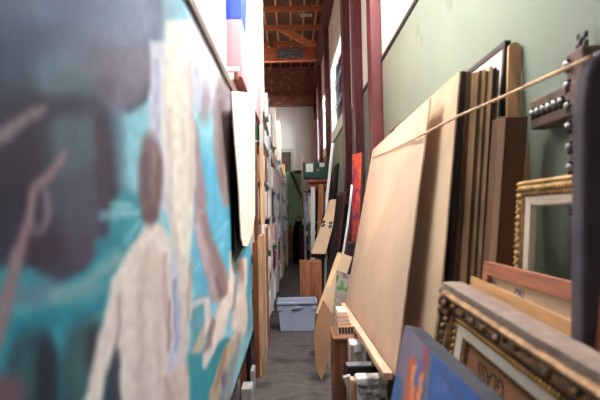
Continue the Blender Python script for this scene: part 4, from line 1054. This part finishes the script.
# slotted rack + papers on the chest
ax_, bx_ = P(338.5, 333, 4.24).x, .434
t = thing('slotted_rack', 'small slotted rack with dark openings on the wooden chest', 'rack', ((ax_+bx_)/2, 4.4, cz+.001))
zr = cz+.072
MB().box(ax_, bx_, 4.24, 4.58, cz+.001, cz+.008).build('base', CARD, t); MB().box(ax_, bx_, 4.24, 4.58, zr-.008, zr).build('top', CARD, t)
for k in range(6):
    x = ax_+(bx_-ax_-.005)*k/5; MB().box(x, x+.005, 4.24, 4.58, cz+.0085, zr-.0085).build('divider', CARD2, t)
MB().box(ax_+.006, bx_-.006, 4.30, 4.309, cz+.0085, zr-.0085).build('back_panel', BLACK, t)
for k in range(4):
    z0 = zr+.001+k*.024
    t = thing('paper_bundle', ['cream paper bundle directly on the slotted rack', 'second paper bundle above the slotted rack', 'third paper bundle above the slotted rack', 'top paper bundle of the pile on the slotted rack'][k], 'paper', ((ax_+bx_)/2, 4.4, z0), 'paper bundles on the slotted rack')
    MB().box(ax_+.006*(k % 2)-.004, bx_-.02-.008*k, 4.25+.012*k, 4.56, z0, z0+.022).build('sheets', [mat('tan_paper', (190, 152, 124)), mat('grey_pink_paper', (182, 160, 150)), mat('tan_paper', (190, 152, 124)), mat('dull_cream_paper', (206, 184, 160))][k], t, .002)
# white box with silver tape
a, b = P(350.5, 345, 3.95), P(366, 345, 3.95)
b.x = min(b.x, .515)
t = thing('narrow_box', 'narrow pale box with shiny tape beside the wooden chest', 'box', ((a.x+b.x)/2, 4.05, 0))
MB().box(a.x, b.x, 3.95, 4.15, 0, a.z).build('body', mat('grey_white_card', (186, 180, 174), .7, amt=.06), t, .003)
MB().box(a.x, a.x+.02, 3.944, 3.949, 0, a.z).build('wood_edge', W_TAN, t)
MB().box(a.x+.022, b.x-.03, 3.943, 3.949, a.z-.05, a.z+.004).build('tape', mat('shiny_tape', (235, 238, 242), .2, .2), t)
# black panel, silver frames
a, b = P(347, 366, 3.66), P(386, 366, 3.66)
b.x = min(b.x, .525)
t = thing('black_slab', 'thick black panel between the pale box and the silver frame', 'panel', ((a.x+b.x)/2, 3.7, 0))
MB().box(a.x, b.x, 3.66, 3.76, 0, a.z-.008).build('body', BLACK, t, .003)
MB().box(a.x, b.x, 3.66, 3.76, a.z-.0075, a.z).build('grey_top', mat('grey_edge', (110, 108, 110)), t)
SILV = mat('worn_silver_leaf', (206, 198, 192), .5, .05, ns=16, amt=.25, bump=.5, bscale=60)
a, b = P(357, 377, 3.38), P(392, 377, 3.38); b.x = min(b.x, .53)
t = thing('silver_frame', 'carved silver grey frame standing below the near end of the rail', 'frame', ((a.x+b.x)/2, 3.4, 0))
MB().box(a.x, b.x, 3.38, 3.46, .0, a.z-.05).build('frame_back', mat('dim_silver', (186, 180, 176), .6, .0, ns=14, amt=.25, bump=.6, bscale=40), t, .003)
MB().box(a.x-.006, b.x+.004, 3.36, 3.47, a.z-.049, a.z).build('frame_top', SILV, t, .012)
for k in range(6):
    MB().ball((a.x+.02+(b.x-a.x-.04)*k/5, 3.379, a.z-.08-.012*(k % 2)), .02, sc=(1, .35, 1.1), seg=8).build('carved_leaf', SILV, t)
for k in range(8):
    MB().ball((a.x+.045, 3.379, a.z-.12-.04*k), .02, sc=(1, .35, 1.1), seg=8).build('carved_leaf', SILV, t)
MB().box(b.x-.05, b.x-.012, 3.374, 3.3795, .1, a.z-.12).build('dark_inset', mat('inset_brown', (90, 80, 78)), t)
a2 = P(350.5, 380, 3.42); b2 = P(355.2, 380, 3.42)
tag(MB().box(a2.x, b2.x, 3.42, 3.5, 0, a2.z).build('wooden_batten', W_TAN, None, .002), 'tan wooden batten on end left of the silver frame', 'batten')
q = [P(343.5, 378, 3.5), P(350.5, 376, 3.5), P(351, 384, 3.5), P(349, 392, 3.5)]
q2 = [Vector((p.x, 3.5, p.z)) for p in q]
fl0 = Vector((q2[3].x+.005, 3.5, .003))
tag(MB().slab([q2[0], q2[1], fl0+Vector((.012, 0, 0)), fl0, q2[3]+Vector((-.008, 0, 0))], .05).build('grey_bracket', mat('grey_bracket_paint', (160, 156, 152), .6)), 'grey angled bracket standing left of the tan batten', 'bracket')

# folded cardboard sheet standing at the aisle edge
d = 5.25
raw = [(323.3, 298.5), (334, 315), (333, 344), (321.5, 379), (315.5, 364), (313.5, 332), (317, 314)]
pts = [P(x, y, d+.10*(380-y)/80) for x, y in raw]
dz = pts[3].z-.004
for p in pts: p.z -= dz
tag(MB().slab(pts, .008).build('folded_cardboard', mat('cut_cardboard', (152, 112, 82), .85, ns=3, amt=.07)), 'brown cut cardboard sheet with slanted corner beside the tub', 'cardboard')
# long tan carton leaning behind
q = [P(338, 252, 6.2), P(352.5, 257, 6.2), P(333, 316, 6.08), P(316, 313, 6.08)]
crz = .44
tag(MB().box(.235, .43, 6.0, 6.3, 0, crz).build('dark_box', W_DARK, None, .004), 'low dark box hidden behind the cut cardboard sheet', 'box')
gl, gr = ext(q[0], q[3], crz+.02), ext(q[1], q[2], crz+.02)
t = thing('flat_carton', 'long flat tan carton leaning behind the floral board', 'carton', tuple(gl))
MB().slab([q[0], q[1], gr, gl], .06).build('body', CARD, t, .003)
MB().slab([q[0], q[0].lerp(q[1], .28), gl.lerp(gr, .28), gl], -.002).build('bright_edge', mat('pale_tan_edge', (222, 190, 146), .8), t)
# floral board
def floral():
    m = bpy.data.materials.new('floral_print'); m.use_nodes = True; N = m.node_tree.nodes; K = m.node_tree.links; b = N['Principled BSDF']; b.inputs['Roughness'].default_value = .8
    tc = N.new('ShaderNodeTexCoord'); nz = N.new('ShaderNodeTexNoise'); nz.inputs['Scale'].default_value = 9; nz.inputs['Detail'].default_value = 2
    K.new(tc.outputs['Object'], nz.inputs['Vector'])
    rp = N.new('ShaderNodeValToRGB'); cr = rp.color_ramp; cr.interpolation = 'EASE'
    cr.elements[0].position = .34; cr.elements[0].color = L4((84, 70, 66)); cr.elements[1].position = .66; cr.elements[1].color = L4((74, 122, 58))
    for p, c in ((.42, (136, 120, 112)), (.58, (154, 138, 128)), (.62, (80, 130, 66))):
        e = cr.elements.new(p); e.color = L4(c)
    K.new(nz.outputs['Fac'], rp.inputs['Fac']); K.new(rp.outputs['Color'], b.inputs['Base Color'])
    return m
q = [P(337, 270, 5.85), P(353, 276, 5.85), P(353, 345, 5.72), P(330, 345, 5.72)]
gl, gr = ext(q[0], q[3], .006), ext(q[1], q[2], .006)
tag(MB().slab([q[0], q[1], gr, gl], .012).build('floral_board', floral()), 'grey board printed with green leaves beside the big cardboard sheet', 'board')
# dark stick by the first post
tag(MB().tube([P(370.5, 175, 5.75), P(372.6, 126, 5.75)], .012, 6).build('dark_stick', mat('dark_red_stick', (66, 34, 34))), 'dark thin stick end rising behind the top of the big sheet', 'stick') if False else None

# rope across the boards
def onA(px, py, off=.012): return hitplane(px, py, A[0], nA)+nA*off
rp = [P(592, 57, 1.46), P(585, 60, 1.46)+Vector((-.012, -.012, 0)), P(520, 89, 2.0), P(461, 115, 2.69), P(452, 119.5, 2.74)]
bb1 = hitplane(450, 120.5, bt, Vector((-1, 0, .08)).normalized())
rp = [P(592, 57, 1.484), P(585, 60, 1.53), P(540, 80, 1.85), P(500, 98, 2.22), P(461, 115, 2.59), P(456, 117.5, 2.60)]
for s_ in (.35, .7): pass
rp += [onA(425, 135), onA(410, 142), onA(392, 150.5), onA(374.5, 157)]
tag(MB().tube(rp, .0065, 8).build('tan_rope', mat('jute_rope', (214, 174, 134), .8, ns=60, amt=.2)), 'tan rope stretched across the cardboard sheets to the dark slab', 'rope')

# ------------------------------------------------------------------ lights
def area(name, loc, rot, sx, sy, power, col=(1, 1, 1)):
    l = bpy.data.lights.new(name, 'AREA'); l.shape = 'RECTANGLE'; l.size = sx; l.size_y = sy; l.energy = power; l.color = col
    o = bpy.data.objects.new(name, l); COL.objects.link(o); o.location = loc; o.rotation_euler = rot
    return o
for i, (a, b) in enumerate(WIN):
    # daylight standing outside each window of the right wall
    area('daylight_window', (XW+.45, (a+b)/2, (ZG+ZT)/2+.1), (0, math.radians(58 if i == 0 else 84), 0), ZT-ZG+.5, b-a+.3, [3000, 1600, 2800, 550][i], (.97, .965, 1.01))
area('skylight_area', ((SK[0]+SK[1])/2, (SK[2]+SK[3])/2, ZR+.4), (0, 0, 0), SK[1]-SK[0], SK[3]-SK[2], 230, (1, .97, .98))
area('skylight_area', ((SK_FILL[0]+SK_FILL[1])/2, (SK_FILL[2]+SK_FILL[3])/2, ZR+.4), (0, 0, 0), SK_FILL[1]-SK_FILL[0], SK_FILL[3]-SK_FILL[2], 150, (.98, .97, 1))  # added fill through the made-up skylight, brightens the right-hand things
wd = bpy.data.worlds.new('world'); wd.use_nodes = True; S.world = wd
wd.node_tree.nodes['Background'].inputs['Color'].default_value = (.75, .85, 1, 1)
wd.node_tree.nodes['Background'].inputs['Strength'].default_value = 3.0
S.view_settings.view_transform = 'Standard'; S.view_settings.look = 'None'; S.view_settings.gamma = 1; S.view_settings.use_curve_mapping = False
S.view_settings.exposure = 0.12
